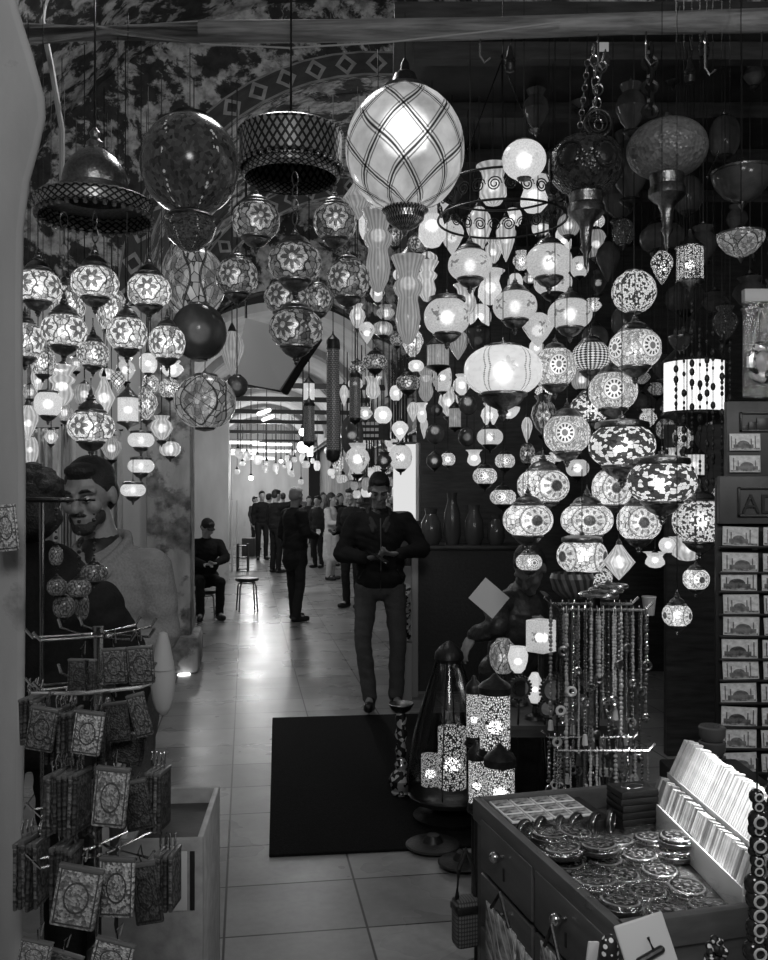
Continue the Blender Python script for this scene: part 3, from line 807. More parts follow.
L(383, 415, 18, 18, 5.6, 'ball', 'plain', 'brightest round white ball lamp by the small sign grid', bulb=1.4, name='white_ball_lamp')
L(396, 393, 13, 16, 6.0, 'ball', 'plain', 'white round ball lamp between the oval globes', bulb=.8, name='white_ball_lamp')
L(400, 431, 17, 20, 5.8, 'drop', 'plain', 'white bulbous drop lamp above the pale door panel', bulb=1.0)
L(413, 412, 12, 20, 6.0, 'drop', 'flute', 'pale pointed drop lamp above dark amber globe', bulb=.3)
L(422, 413, 12, 20, 5.8, 'tulip', 'plain', 'pale tulip lamp above dark amber globe', bulb=.6)
L(424, 428, 8, 22, 6.2, 'drop', 'flute', 'thin pale drop lamp under the pale tulip lamp', bulb=.2)
L(435, 434, 19, 19, 5.4, 'ball', 'smoke', 'dark glass ball with bright glint, lower of the dark pair', bulb=.8, bz=.15)
L(468, 405, 19, 19, 5.2, 'ball', 'smoke', 'dark glass ball with bright glint, higher near the white oval lamp', bulb=.8, bz=.15)
L(467, 437, 18, 18, 5.5, 'ball', 'smoke', 'dark glass ball directly below the higher one', bulb=.3)
L(437, 410, 12, 11, 5.8, 'ball', 'smoke', 'tiny dark glass ball above the lower dark ball', bulb=.3)
L(455, 418, 12, 22, 5.9, 'cyl', 'vase', 'small ribbed glass cylinder between the dark glass balls', bulb=.2)
L(373, 388, 18, 22, 5.7, 'tulip', 'flute', 'small white split tulip lamp under the upper oval globe', bulb=.2)
L(490, 437, 26, 16, 5.0, 'globe', 'frost', 'small glowing mottled globe under the white oval lamp', bulb=.9)
L(509, 413, 22, 12, 5.2, 'bowl', 'plain', 'small bright bowl lamp directly under the white oval lamp', bulb=.6)
L(474, 458, 17, 16, 5.3, 'tulip', 'plain', 'small square white tulip lamp left of mottled globe', bulb=.8)
L(505, 461, 20, 14, 5.2, 'globe', 'eye5', 'small hazy globe right of the square white tulip lamp', bulb=.7)
L(485, 476, 24, 16, 4.9, 'globe', 'eye5', 'small oval eyed globe, upper of two above the dark counter', bulb=.8)
L(503, 497, 26, 15, 4.9, 'globe', 'eye5', 'small oval eyed globe, lower of two above the dark counter', bulb=.8)
L(527, 430, 11, 26, 5.2, 'drop', 'flute', 'slim glass drop lamp left of the dot ringed globe', bulb=.3)
L(555, 457, 16, 10, 5.2, 'globe', 'frost', 'tiny frosted globe under the left dot ringed globe cup', bulb=.4)
L(458, 345, 22, 30, 5.8, 'drop', 'vase', 'hazy glass drop lamp above white oval lamp, left side', bulb=.1)
L(478, 340, 24, 22, 6.0, 'bowl', 'smoke', 'dark glass bowl between frosted globes over the white oval', bulb=.1)
L(595, 338, 26, 22, 4.9, 'globe', 'smoke', 'dark unlit globe between the frosted globe and latticed lamp', bulb=0)
L(608, 262, 24, 40, 5.2, 'drop', 'smoke', 'dark unlit drop lamp left of the cage ball', bulb=0)
L(455, 190, 22, 30, 5.4, 'drop', 'smoke', 'dark unlit glass drop behind the egg lamp', bulb=0)
finish_lamps()

# ---- left domed canopy and ring chandelier
def perf_metal(nt):
    u, v = uv(nt)
    a = ((u * 40 + v * 3).fract() - .5).abs(); b_ = ((u * 40 - v * 3).fract() - .5).abs()
    hole = a.min(b_).gt(.17)
    return hole.sel(.5, .05)
PERF = surf('pierced_brass', perf_metal, .3, .9)
def canopy(px, py, d, R, ringh, label, dome, ztop):
    c = P(px, py, d); rt = thing('chandelier_canopy', label, 'chandelier', c)
    b = MB(); b.add(*lathe([(R, 0), (R * 1.03, .005), (R * 1.0, .012), (R, ringh - .012), (R * 1.04, ringh - .004), (R * .99, ringh + .004)], 48))
    b.build('rim_band', PERF, rt)
    b = MB()
    for i in range(40):
        a = 2 * PI * i / 40; v, f = ell((R * math.cos(a), R * math.sin(a), -.006), .011, n=6, m=4); b.add(v, f)
    b.build('scalloped_edge', BRASS, rt)
    if dome:
        b = MB(); b.add(*lathe([(R * .99, ringh), (R * .66, ringh + .018), (R * .64, ringh + .05), (R * .55, ringh + .058), (R * .57, ringh + .085), (R * .52, ringh + .13), (R * .38, ringh + .175), (R * .2, ringh + .205), (R * .11, ringh + .215), (R * .15, ringh + .235), (R * .07, ringh + .255), (R * .1, ringh + .275), (.004, ringh + .3)], 40))
        b.build('dome', BRASS, rt); h2 = ringh + .3
    else:
        b = MB(); b.add(*lathe([(R * .98, ringh), (R * .9, ringh + .012), (.03, ringh + .02), (.012, ringh + .05), (.0, ringh + .06)], 40)); b.build('lid', IRON, rt); h2 = ringh + .055
        b = MB(); b.add(*lathe([(R * .93, .01), (R * .93, -.03), (R * .96, -.035), (R * .9, -.05)], 40)); b.build('inner_band', PERF, rt)
    b = MB(); b.add(*tube([(0, 0, h2 - .01), (0, 0, ztop - c.z)], .006, 6)); b.build('hanging_rod', IRON, rt)
    return rt
canopy(95, 217, 3.6, S(56, 3.6), S(15, 3.6), 'domed brass chandelier canopy with pierced rim beside the plaster jamb', True, 3.7)
canopy(291, 168, 3.75, S(51, 3.75), S(34, 3.75), 'wide flat brass ring canopy with pierced band left of the egg lamp', False, 3.78)
# huge ball's lower body
def lathe_thing(name, label, cat, px, py, d, parts, group=None):
    rt = thing(name, label, cat, P(px, py, d), 0, group)
    for nm, pr, mat in parts:
        b = MB(); b.add(*lathe([(r, z) for r, z in pr], 28)); b.build(nm, mat, rt)
    return rt
k = S(1, 3.9)
lathe_thing('lamp_pedestal', 'dark mirror chip pedestal bowl below the huge dark ball lamp', 'lamp', 190, 252, 3.9,
    [('bowl', [(0, 0), (10 * k, 3 * k), (22 * k, 14 * k), (26 * k, 26 * k), (22 * k, 33 * k)], GL['dots']), ('collar', [(20 * k, 32 * k), (25 * k, 34 * k), (22 * k, 37 * k), (15 * k, 38.5 * k)], BRASS)])
# egg lamp stand-off : base cup and crown collar belong to the egg
egg = bpy.data.objects['netted_egg_lamp']
k = S(1, 4.1)
b = MB(); b.add(*lathe([(23 * k, 2 * k), (24 * k, 0), (20 * k, -3 * k), (19 * k, -9 * k), (12 * k, -16 * k), (4 * k, -20 * k), (2 * k, -24 * k), (0, -26 * k)], 28)); b.build('base_cup', PERF, egg)
b = MB(); b.add(*lathe([(18 * k, 121 * k), (15 * k, 126 * k), (11 * k, 138 * k), (5 * k, 142 * k), (4 * k, 150 * k), (1 * k, 155 * k)], 28)); b.build('crown_collar', IRON, egg)
# medallion lamp and mushroom lamp
def stem_lamp(px, py, w, h, d, mat, label, name, boss):
    k = S(1, d); rt = thing(name, label, 'lamp', P(px, py + h / 2, d))
    b = MB(); b.add(*lathe([(a, z + h * k / 2) for a, z in globe_prof(w * k, h * k, -.93, .93, 16, 2.1)], 36)); b.build('shade', mat, rt)
    b = MB(); b.add(*lathe([(15 * k, 3 * k), (17 * k, 0), (16 * k, -10 * k), (18 * k, -13 * k), (18 * k, -20 * k), (13 * k, -25 * k), (9 * k, -28 * k), (6 * k, -36 * k), (5 * k, -50 * k), (6 * k, -54 * k), (3 * k, -60 * k), (2 * k, -72 * k), (0, -76 * k)], 28)); b.build('stem', BRASS, rt)
    if boss:
        for a in range(6):
            M = RZ(a * PI / 3 + .35) @ T(0, -w * k * .47, h * k * .5)
            v, f = torus(13 * k, 1.2 * k, 24, 6, axis='y'); b = MB(); b.add(v, f, M=M); v, f = ell((0, .006, 0), (11 * k, 4 * k, 11 * k)); b.add(v, f, M=M); b.build('medallion', IRON, rt)
    b = MB(); b.add(*lathe([(12 * k, h * k * .97), (14 * k, h * k), (6 * k, h * k + 4 * k), (3 * k, h * k + 9 * k), (0, h * k + 10 * k)], 20)); b.build('cap', BRASS, rt)
    return rt
def knob_fn(lo, hi):
    def f(nt):
        u, v = uv(nt); w = vec(nt, u * 60, v * 22); d, c = voro(nt, w, 1.0)
        return ramp(c, 0, 1, lo, hi), d
    return f
stem_lamp(586, 165, 74, 58, 3.85, surf('dark_mosaic_shade', knob_fn(.01, .06), .22, .2, .5), 'dark unlit lamp with round medallions and tall brass stem', 'medallion_lamp', True)
stem_lamp(667, 149, 79, 54, 3.85, surf('pebbled_glass', knob_fn(.10, .2), .3, 0, .5), 'grey pebbled mushroom lamp on a bright brass stem', 'mushroom_lamp', False)
# scrolled iron ring
c = P(502, 208, 4.55); rt = thing('scrolled_iron_ring', 'scrolled black wrought iron ring chandelier right of the egg lamp', 'chandelier', c)
R = S(64, 4.55)
for nm, z in (('upper_hoop', .09), ('lower_hoop', -.06)):
    b = MB(); b.add(*torus(R, .006, 48, 6)); b.build(nm, DARK, rt, (0, 0, z))
for i in range(26):
    a = 2 * PI * i / 26
    pts = []
    for j in range(26):
        t = j / 25; w = t * 4.2 * PI; q = .036 * (1 - .75 * t); pts.append((q * math.cos(w), 0, q * math.sin(w)))
    b = MB(); b.add(*tube(pts, .0035, 5), M=RZ(a) @ T(0, -R, .015)); b.build('scroll', DARK, rt)
for i in range(3):
    a = 2 * PI * i / 3 + .4
    b = MB(); b.add(*tube([(R * math.cos(a), R * math.sin(a), .09), (0, 0, .75)], .004, 5)); b.build('suspension_rod', DARK, rt)
b = MB(); b.add(*tube([(0, 0, .72), (0, 0, 3.84 - c.z)], .005, 5)); b.build('hanger', DARK, rt)
# tangles of chain and metal hanging from the pole
def chain_thing(px, y0, y1, d, label, ln=.045, wd=.02, mat=CHROME, r=.003, cat='chain', dx=0):
    a, bb = P(px, y0, d), P(px + dx, y1, d); rt = thing('hanging_chain', label, cat, bb)
    m = chain_links(0, (a - bb).length, ln, wd, r); v = (a - bb).normalized()
    o = m.build('links', mat, rt); o.rotation_euler = (0, math.atan2(v.x, v.z), 0)
    return rt
chain_thing(593, 45, 130, 3.82, 'bright chain hanging from the pole over the medallion lamp', .05, .025, CHROME, .004, dx=6)
chain_thing(605, 50, 118, 3.8, 'shorter looped chain in front of the medallion lamp', .05, .03, BRASS, .004, dx=-12)
chain_thing(650, 45, 118, 3.86, 'thick dull chain hanging down to the mushroom lamp', .06, .045, IRON, .009)
chain_thing(588, 60, 128, 3.85, 'third thin chain beside the medallion lamp chains', .03, .016, BRASS, .003, dx=-8)
b = MB(); b.add(*torus(.055, .007, 28, 8, axis='y')); b.add(*torus(.038, .004, 24, 6, axis='y')); b.add(*tube([(0, 0, -.05), (0, 0, .05)], .003)); b.add(*tube([(-.05, 0, 0), (.05, 0, 0)], .003))
tag(b.build('spoked_ring_ornament', IRON, None, P(598, 123, 3.74)), 'small round metal wheel with spokes on the chain tangle', 'ornament')
b = MB(); b.add(*rboxg(.04, .004, .04, .0015)); tag(b.build('hanging_price_tag', flat(.6, .6), None, P(604, 47, 3.79)), 'small pale square price tag hooked on the pole', 'tag')
b = MB(); b.add(*tube([(0, 0, 0), (.05, 0, .11)], [.006, .005], 8)); tag(b.build('hanging_metal_rod', CHROME, None, P(707, 177, 3.85)), 'short bright metal rod right of the mushroom lamp', 'rod')
for px, py, lb in ((510, 60, 'dark bundle of curled lamp fittings right of the egg lamp'), (690, 72, 'small spiral wire bulb holder near the pole end'), (704, 46, 'small ribbed socket on the pole above the bulb holder')):
    rt = thing('hanging_socket', lb, 'lamp socket', P(px, py + 12, 3.9))
    b = MB(); b.add(*lathe([(0, 0), (.02, .005), (.024, .03), (.018, .034), (.024, .04), (.018, .05), (.024, .056), (.018, .066), (.012, .09), (.008, .11), (0, .112)], 16)); b.build('ribbed_body', IRON, rt)
    b = MB(); b.add(*tube([(0, 0, .11), (.01, 0, .15), (0, 0, .2)], .004)); b.build('cord', CORD, rt)
# bead strings before the drum lamp
for i, (px, y0, y1, d) in enumerate(((676, 330, 470, 4.05), (684, 330, 468, 3.95), (692, 300, 500, 4.0), (700, 320, 480, 3.9), (707, 330, 500, 3.95), (713, 330, 500, 4.05), (722, 320, 505, 4.0), (730, 340, 480, 3.9))):
    a, e = P(px, y0, d), P(px, y1, d); L_ = (a - e).z
    rt = thing('hanging_bead_string', 'dark bead string before the white drum lamp, %s counting toward the postcard rack' % ('first', 'second', 'third', 'fourth', 'fifth', 'sixth', 'seventh', 'eighth')[i], 'bead string', e, 0, 'bead strings before the drum lamp')
    b = MB(); b.add(*tube([(0, 0, 0), (0, 0, TOPZ - e.z)], .002, 4)); z = 0
    while z < L_:
        r = random.choice((.006, .008, .012)); b.add(*ell((0, 0, z), (r, r, r * 1.5), n=8, m=5)); z += r * random.choice((3.2, 4, 7))
    b.build('strand', DARK, rt)
    b = MB(); b.add(*lathe([(0, -.06), (.014, -.055), (.009, -.01), (0, 0)], 8)); b.build('tassel', DARK, rt)
# ================================================================= PEOPLE
SKIN = flat(.34, .5, 0, .1, 80, .08)
SKIN_D = flat(.22, .5, 0, .1, 80, .08)
HAIR = flat(.012, .5, 0, .6, 160, .5)
GREYHAIR = flat(.28, .6, 0, .6, 160, .3)
def cloth(v, s=90, b=.25): return flat(v, .85, 0, b, s, .18, .2)
def rotm(pitch, yaw, roll): return (Matrix.Rotation(yaw, 3, 'Z') @ Matrix.Rotation(pitch, 3, 'X') @ Matrix.Rotation(roll, 3, 'Y'))
DEF = dict(pel=(0, 0, .95), wai=(0, 0, 1.10), che=(0, 0, 1.30), nek=(0, .01, 1.46), hed=(0, -.015, 1.625), hrot=(0, 0, 0),
    shR=(-.175, .01, 1.41), elR=(-.23, .03, 1.14), wrR=(-.23, -.05, .90), hdR=(0, -.15, -1), npR=(1, 0, 0),
    shL=(.175, .01, 1.41), elL=(.23, .03, 1.14), wrL=(.23, -.05, .90), hdL=(0, -.15, -1), npL=(-1, 0, 0),
    hpR=(-.09, 0, .92), knR=(-.10, -.02, .50), anR=(-.10, .02, .09), ftR=(-.2, -1, 0),
    hpL=(.09, 0, .92), knL=(.10, -.02, .50), anL=(.10, .02, .09), ftL=(.2, -1, 0), curl=.5)
def hand_parts(w, d, npal, curl, side):
    w = Vector(w); d = Vector(d).normalized(); n = Vector(npal); n = (n - d * n.dot(d)).normalized(); s = d.cross(n) * side
    R = Matrix((s, d, n)).transposed(); out = []
    out.append(ell(w + d * .05, (.040, .052, .017), R))
    for i, (o, ln) in enumerate(((-.03, .068), (-.0105, .078), (.0105, .074), (.029, .058))):
        a = w + d * .088 + s * o; dd = d
        for j, fr in enumerate((.45, .32, .26)):
            ang = curl * (.5 + .5 * j); dd = (dd * math.cos(ang) + n * math.sin(ang)).normalized()
            e = a + dd * ln * fr; out.append(caps(a, .0092 - .0009 * j, e, .0086 - .0009 * j, 8, 2)); a = e
    a = w + d * .03 - s * .032; m = a + (d * .6 - s * .65 + n * .35).normalized() * .042; e = m + (d * .9 - s * .1 + n * .45).normalized() * .032
    out += [caps(a, .014, m, .0105, 8, 2), caps(m, .0105, e, .009, 8, 2)]
    return out
def person(label, loc, rz=0, J={}, sc_=1.0, vox=.009, top=None, leg=None, shoe=None, hair=HAIR, style='short', skin=SKIN, face=False, jacket_hem=.0, bulk=1.0, coat=0, collar=False, cap=None, group=None, tuck=False, cat='person', scarf=None, beard=None):
    j = dict(DEF); j.update(J); V = {k: Vector(v) for k, v in j.items() if isinstance(v, tuple) and k != 'hrot'}
    rt = thing('person', label, cat, loc, rz, group); rt.scale = (sc_,) * 3
    R = rotm(*j['hrot']); H = V['hed']
    def hp(x, y, z): return H + R @ Vector((x, y, z))
    head = [ell(hp(0, .012, .028), (.074, .094, .09), R), ell(hp(0, -.028, -.05), (.054, .062, .066), R), caps(hp(-.012, -.072, -.095), .02, hp(.012, -.072, -.095), .02),
        caps(hp(0, -.09, .018), .010, hp(0, -.114, -.024), .0145), caps(hp(-.014, -.098, -.027), .009, hp(.014, -.098, -.027), .009),
        caps(hp(-.05, -.07, .03), .012, hp(-.014, -.086, .028), .011), caps(hp(.05, -.07, .03), .012, hp(.014, -.086, .028), .011),
        ell(hp(-.04, -.062, -.02), .026), ell(hp(.04, -.062, -.02), .026), ell(hp(-.077, .012, -.003), (.011, .021, .033), R), ell(hp(.077, .012, -.003), (.011, .021, .033), R),
        caps(hp(-.02, -.088, -.056), .008, hp(.02, -.088, -.056), .008), caps(hp(-.016, -.086, -.070), .009, hp(.016, -.086, -.070), .009),
        caps(H + R @ Vector((0, .02, -.06)), .052, V['nek'], .056)]
    bd = list(head)
    bd += [ell(V['che'], (.145, .10, .17)), ell(V['wai'], (.13, .095, .15)), ell(V['pel'], (.145, .11, .13)), caps(V['shR'], .055, V['shL'], .055), caps(V['wai'], .10, V['che'], .10), caps(V['nek'], .055, V['che'], .09)]
    for s, sg in (('R', 1), ('L', -1)):
        bd += [caps(V['sh' + s], .048, V['el' + s], .038), caps(V['el' + s], .038, V['wr' + s], .027)]
        bd += hand_parts(V['wr' + s], V['hd' + s], V['np' + s], j['curl'], sg)
        bd += [caps(V['hp' + s], .078, V['kn' + s], .052), caps(V['kn' + s], .050, V['an' + s], .034), caps(V['an' + s], .033, V['an' + s] + V['ft' + s].normalized() * .12 + Vector((0, 0, -.045)), .03)]
    blob('body', bd, vox, skin, rt, 2)
    # eyes, brows
    if face:
        for s in (-1, 1):
            if face == 'far':
                b = MB(); b.add(*ell(hp(.031 * s, -.084, .003), (.012, .009, .006))); b.build('eye', DARK, rt); b = MB(); b.add(*tube([hp(.05 * s, -.08, .026), hp(.032 * s, -.096, .032), hp(.014 * s, -.098, .028)], [.001, .003, .002], 6)); b.build('eyebrow', HAIR, rt); continue
            b = MB(); b.add(*ell((0, 0, 0), .0115, n=12, m=8)); e = b.build('eye', flat(.45, .2), rt, hp(.031 * s, -.083, .004))
            b = MB(); b.add(*ell((0, 0, 0), .006, n=10, m=6)); b.build('pupil', DARK, e, R @ Vector((0, -.0075, -.002)))
            b = MB(); b.add(*tube([hp(.052 * s, -.076, .024), hp(.04 * s, -.092, .034), hp(.026 * s, -.099, .034), hp(.014 * s, -.1, .028)], [.002, .005, .0055, .003], 6)); b.build('eyebrow', HAIR, rt)
            b = MB(); b.add(*tube([hp(.044 * s, -.085, .004), hp(.031 * s, -.0965, .008), hp(.018 * s, -.09, .004)], .0028, 6)); b.build('eyelid', HAIR, rt)
    if beard:
        bb = [caps(hp(-.024, -.099, -.044), .006, hp(.024, -.099, -.044), .006, 8), ell(hp(0, -.072, -.09), (.04, .03, .027), R), ell(hp(-.045, -.035, -.062), (.012, .034, .026), R), ell(hp(.045, -.035, -.062), (.012, .034, .026), R)]
        bb += [caps(hp(.05 * s, -.03, -.058), .012, hp(.018 * s, -.086, -.094), .014, 8) for s in (-1, 1)]
        blob('beard', bb, .005, beard, rt, 1)
    if style:
        hh = {'short': [ell(hp(0, .024, .046), (.082, .096, .088), R), ell(hp(0, .05, .0), (.078, .066, .075), R), ell(hp(0, -.045, .092), (.055, .04, .028), R)],
            'bushy': [ell(hp(0, .03, .05), (.098, .108, .098), R), ell(hp(0, .06, -.01), (.092, .08, .09), R), ell(hp(-.05, 0, .08), (.05, .07, .05), R), ell(hp(.05, .01, .075), (.05, .07, .05), R)],
            'long': [ell(hp(0, .026, .048), (.085, .098, .09), R), caps(hp(0, .07, .03), .075, hp(0, .085, -.2), .06), caps(hp(-.07, .03, 0), .025, hp(-.075, .0, -.17), .02), caps(hp(.07, .03, 0), .025, hp(.075, .0, -.17), .02)]}[style]
        if style == 'bushy': hh += [ell(hp(.09 * math.cos(a) * math.cos(t), .03 + .1 * math.sin(a) * math.cos(t), .05 + .09 * math.sin(t)), .018) for t in (0, .4, .8, 1.2) for a in [i * .5 for i in range(13)]]
        blob('hair', hh, .008, hair, rt, 1, .016 if style == 'bushy' else .004)
    if cap: blob('cap', [ell(hp(0, .01, .058), (.088, .104, .075), R), ell(hp(0, -.10, .045), (.06, .05, .01), R)], .008, cap, rt, 1)
    q = bulk; hem = jacket_hem
    tp = [ell(V['che'], (.172 * q, .128 * q, .19)), caps(V['wai'], .128 * q, V['che'], .128 * q), caps(V['shR'] + Vector((0, 0, -.02)), .066 * q, V['shL'] + Vector((0, 0, -.02)), .066 * q), caps(V['nek'] + Vector((0, .005, -.02)), .068, V['che'], .10)]
    for s in 'RL': tp.append(caps(V['nek'] + Vector((0, .005, -.035)), .05, V['sh' + s] + Vector((0, 0, -.01)), .058 * q))
    hv = Vector((0, 0, -hem))
    tp += [ell(V['wai'], (.165 * q, .125 * q, .15)), ell(V['pel'] + hv * .5 + Vector((0, 0, .03)), (.175 * q, .132 * q, .11 + hem * .5))]
    for s in 'RL': tp += [caps(V['sh' + s] + Vector((0, 0, -.02)), .070 * q, V['el' + s], .058 * q), caps(V['el' + s], .057 * q, V['wr' + s], .043)]
    if coat:
        tp += [caps(V['pel'], .15, (V['pel'] + Vector((0, 0, -coat))), .17)]
    jk = blob('jacket', tp, max(vox, .009), top, rt, 3, .011)
    if collar:
        N_ = V['nek']; cp_ = []
        for s in (-1, 1):
            pth = [(0, .085, .035), (.05 * s, .07, .03), (.082 * s, .02, .012), (.08 * s, -.04, -.02), (.055 * s, -.1, -.065), (.03 * s, -.132, -.115)]
            for a_, c_ in zip(pth, pth[1:]):
                A_, C_ = N_ + Vector(a_), N_ + Vector(c_); cp_ += [caps(A_, .017, C_, .017, 8, 2), caps(A_ + Vector((.012 * s, -.006, -.03)), .013, C_ + Vector((.016 * s, -.006, -.03)), .013, 8, 2)]
        blob('collar', cp_, .007, collar, rt, 1)
        blob('undershirt', [caps(N_ + Vector((0, -.03, -.02)), .05, N_ + Vector((0, -.085, -.12)), .035), caps(N_ + Vector((0, 0, -.01)), .066, N_ + Vector((0, -.01, -.04)), .075)], .009, DARK, rt, 1)
    if scarf:
        v, f = torus(.075, .035, 20, 8); b = MB(); b.add(v, f, M=Matrix.Translation(V['nek'])); b.build('scarf', scarf, rt)
    lp = [ell(V['pel'] + Vector((0, 0, -.02)), (.158, .122, .12))]
    for s in 'RL': lp += [caps(V['hp' + s], .092, V['kn' + s], .066), caps(V['kn' + s], .066, V['an' + s] + Vector((0, 0, .0)), .056)]
    blob('trousers', lp, max(vox, .009), leg, rt, 3, .008)
    for s in 'RL':
        a = V['an' + s]; fd = V['ft' + s].normalized(); fd.z = 0; z0 = min(a.z - .05, .045) if a.z < .2 else a.z - .05
        c = Vector((a.x, a.y, a.z - .045))
        blob('shoe', [caps(c - fd * .03, .042, c + fd * .15, .036), caps(c + Vector((0, 0, .03)), .046, c + fd * .03 + Vector((0, 0, .03)), .042), ell(c + fd * .06 + Vector((0, 0, -.025)), (.045, .13, .018), Matrix.Rotation(math.atan2(-fd.x, fd.y), 3, 'Z'))], .009, shoe or DARK, rt, 2)
    return rt
BLACKC = cloth(.014); DENIM = cloth(.24, 140, .3); JEANS = cloth(.09, 140, .3); NAVY = cloth(.02)
# man with the phone
m0 = P(380, 712, 6.72); m0.z = .02
SC = 1.0
person('standing man in a black jacket and jeans looking down at his phone', m0, .04, dict(
    che=(-.01, -.01, 1.31), nek=(-.01, -.01, 1.48), hed=(-.008, -.05, 1.64), hrot=(.5, 0.0, 0), shR=(-.185, 0, 1.42), shL=(.185, 0, 1.43),
    elR=(-.285, .0, 1.16), wrR=(-.115, -.235, 1.145), hdR=(.9, -.35, .1), npR=(.1, .3, 1), elL=(.31, -.01, 1.20), wrL=(.135, -.235, 1.175), hdL=(-.9, -.3, .05), npL=(-.1, .3, 1),
    hpR=(-.10, 0, .92), knR=(-.13, -.01, .52), anR=(-.075, .02, .09), ftR=(-.1, -1, 0), hpL=(.10, 0, .92), knL=(.135, -.01, .52), anL=(.12, .03, .09), ftL=(.12, -1, 0), curl=.75),
    SC, .0065, BLACKC, JEANS, DARK, face='far', bulk=1.13, collar=cloth(.05), skin=SKIN_D)
jk_ = bpy.data.objects['person']
b = MB(); b.add(*tube([(0, -.172, .92), (0, -.185, 1.05), (0, -.182, 1.2), (0, -.165, 1.34), (0, -.12, 1.43)], .005, 6)); b.build('jacket_zip', flat(.08, .4), jk_)
for s_ in (-1, 1): b = MB(); b.add(*tube([(.16 * s_, -.128, .99), (.12 * s_, -.152, 1.06)], .006, 6)); b.build('pocket_trim', flat(.04, .6), jk_)
b = MB(); b.add(*rboxg(.072, .012, .145, .005)); ph = thing('mobile_phone', 'dark mobile phone held by the man in the black jacket', 'phone', m0 + Vector((.0, -.335, 1.155)))
o = b.build('phone_body', flat(.02, .2), ph, rot=(-1.0, 0, PI / 2 * .8)); b = MB(); b.add(*boxg(.064, .001, .13, (0, -.0065, 0))); b.build('screen', flat(.05, .08), o)
# man in denim, behind the rack
m1 = P(103, 498, 3.12); m1.z = 0
person('bearded man in a pale denim jacket looking down at the mosaic lamps', m1, -.22, dict(
    nek=(0, 0, 1.385), che=(0, 0, 1.22), hed=(-.02, -.05, 1.545), hrot=(.2, .1, -.05), shR=(-.16, -.01, 1.31), shL=(.165, .02, 1.32), elL=(.2, .03, 1.09), wrL=(.12, -.15, 1.03), hdL=(-.8, -.5, -.1), npL=(-.2, .3, -1),
    elR=(-.22, -.02, 1.04), wrR=(-.12, -.12, .96), hdR=(.6, -.6, 0), npR=(0, 0, -1), hpR=(-.09, .05, .92), hpL=(.09, .05, .92)),
    1.04, .006, DENIM, JEANS, DARK, face=True, bulk=1.0, collar=DENIM, skin=flat(.25, .5, 0, .1, 80, .08), beard=flat(.03, .7, 0, .5, 200, .4))
dj = bpy.data.objects['person.001']
for s_ in (-1, 1):
    b = MB(); b.add(*rboxg(.10, .014, .035, .004), M=T(.085 * s_, -.145, 1.20) @ RX(-.15)); b.build('pocket_flap', DENIM, dj)
    b = MB(); b.add(*ell((.085 * s_, -.157, 1.195), .006, n=8, m=5)); b.build('pocket_stud', CHROME, dj)
for k_ in range(5): b = MB(); b.add(*ell((.0, -.142 + .0 * k_, 1.28 - k_ * .075), .007, n=8, m=5)); b.build('jacket_stud', CHROME, dj)
# dark haired person seen from behind
m2 = P(29, 498, 2.62); m2.z = 0
person('person with bushy black hair and black jacket seen from behind at the lamp stand', m2, PI + .35, dict(
    nek=(0, 0, 1.40), hed=(0, -.03, 1.55), hrot=(.25, 0, 0), shR=(-.19, .0, 1.30), shL=(.19, 0, 1.36), elR=(-.30, -.05, 1.06), wrR=(-.27, -.1, .85), hdR=(0, -.2, -1), elL=(.27, -.05, 1.08), wrL=(.26, -.1, .86), hdL=(0, -.2, -1)),
    1.0, .009, BLACKC, BLACKC, DARK, style='bushy', bulk=1.12)
# standing man in the corridor
def at_floor(px, py): d = 1.6 * F / (py - HY); q = P(px, py, d); q.z = 0; return q
person('grey haired man in a long dark coat standing beside the round stool', at_floor(295, 621), PI - .9, dict(hed=(0, -.02, 1.62), hrot=(.15, .4, 0), elR=(-.22, -.02, 1.15), wrR=(-.12, -.25, 1.1), hdR=(.5, -.6, .3), npR=(0, 0, 1), elL=(.24, .04, 1.12), wrL=(.2, -.1, .95),
    anR=(-.12, .06, .09), anL=(.12, -.06, .09)), 1.0, .011, cloth(.022), cloth(.03), DARK, hair=GREYHAIR, bulk=1.2, coat=.16, skin=SKIN)
# seated man against the pillar
sm = at_floor(205, 617)
seat = dict(pel=(0, .02, .52), wai=(0, -.02, .70), che=(0, -.09, .90), nek=(0, -.13, 1.07), hed=(.0, -.2, 1.20), hrot=(.5, .3, 0), shR=(-.17, -.1, 1.0), shL=(.17, -.1, 1.0), elR=(-.24, -.22, .80), elL=(.24, -.22, .80), wrR=(-.08, -.42, .74), wrL=(.08, -.42, .75), hdR=(.6, -.7, 0), hdL=(-.6, -.7, 0), npR=(0, 0, -1), npL=(0, 0, 1),
    hpR=(-.09, 0, .50), hpL=(.09, 0, .50), knR=(-.13, -.42, .5), knL=(.14, -.42, .5), anR=(-.12, -.38, .09), anL=(.13, -.36, .09), ftR=(-.2, -1, 0), ftL=(.2, -1, 0))
person('seated man in black with a dark cap leaning forward, hands together by the pillar', sm, .35, seat, 1.0, .011, BLACKC, BLACKC, DARK, style='short', cap=cloth(.03), bulk=1.1, skin=SKIN)
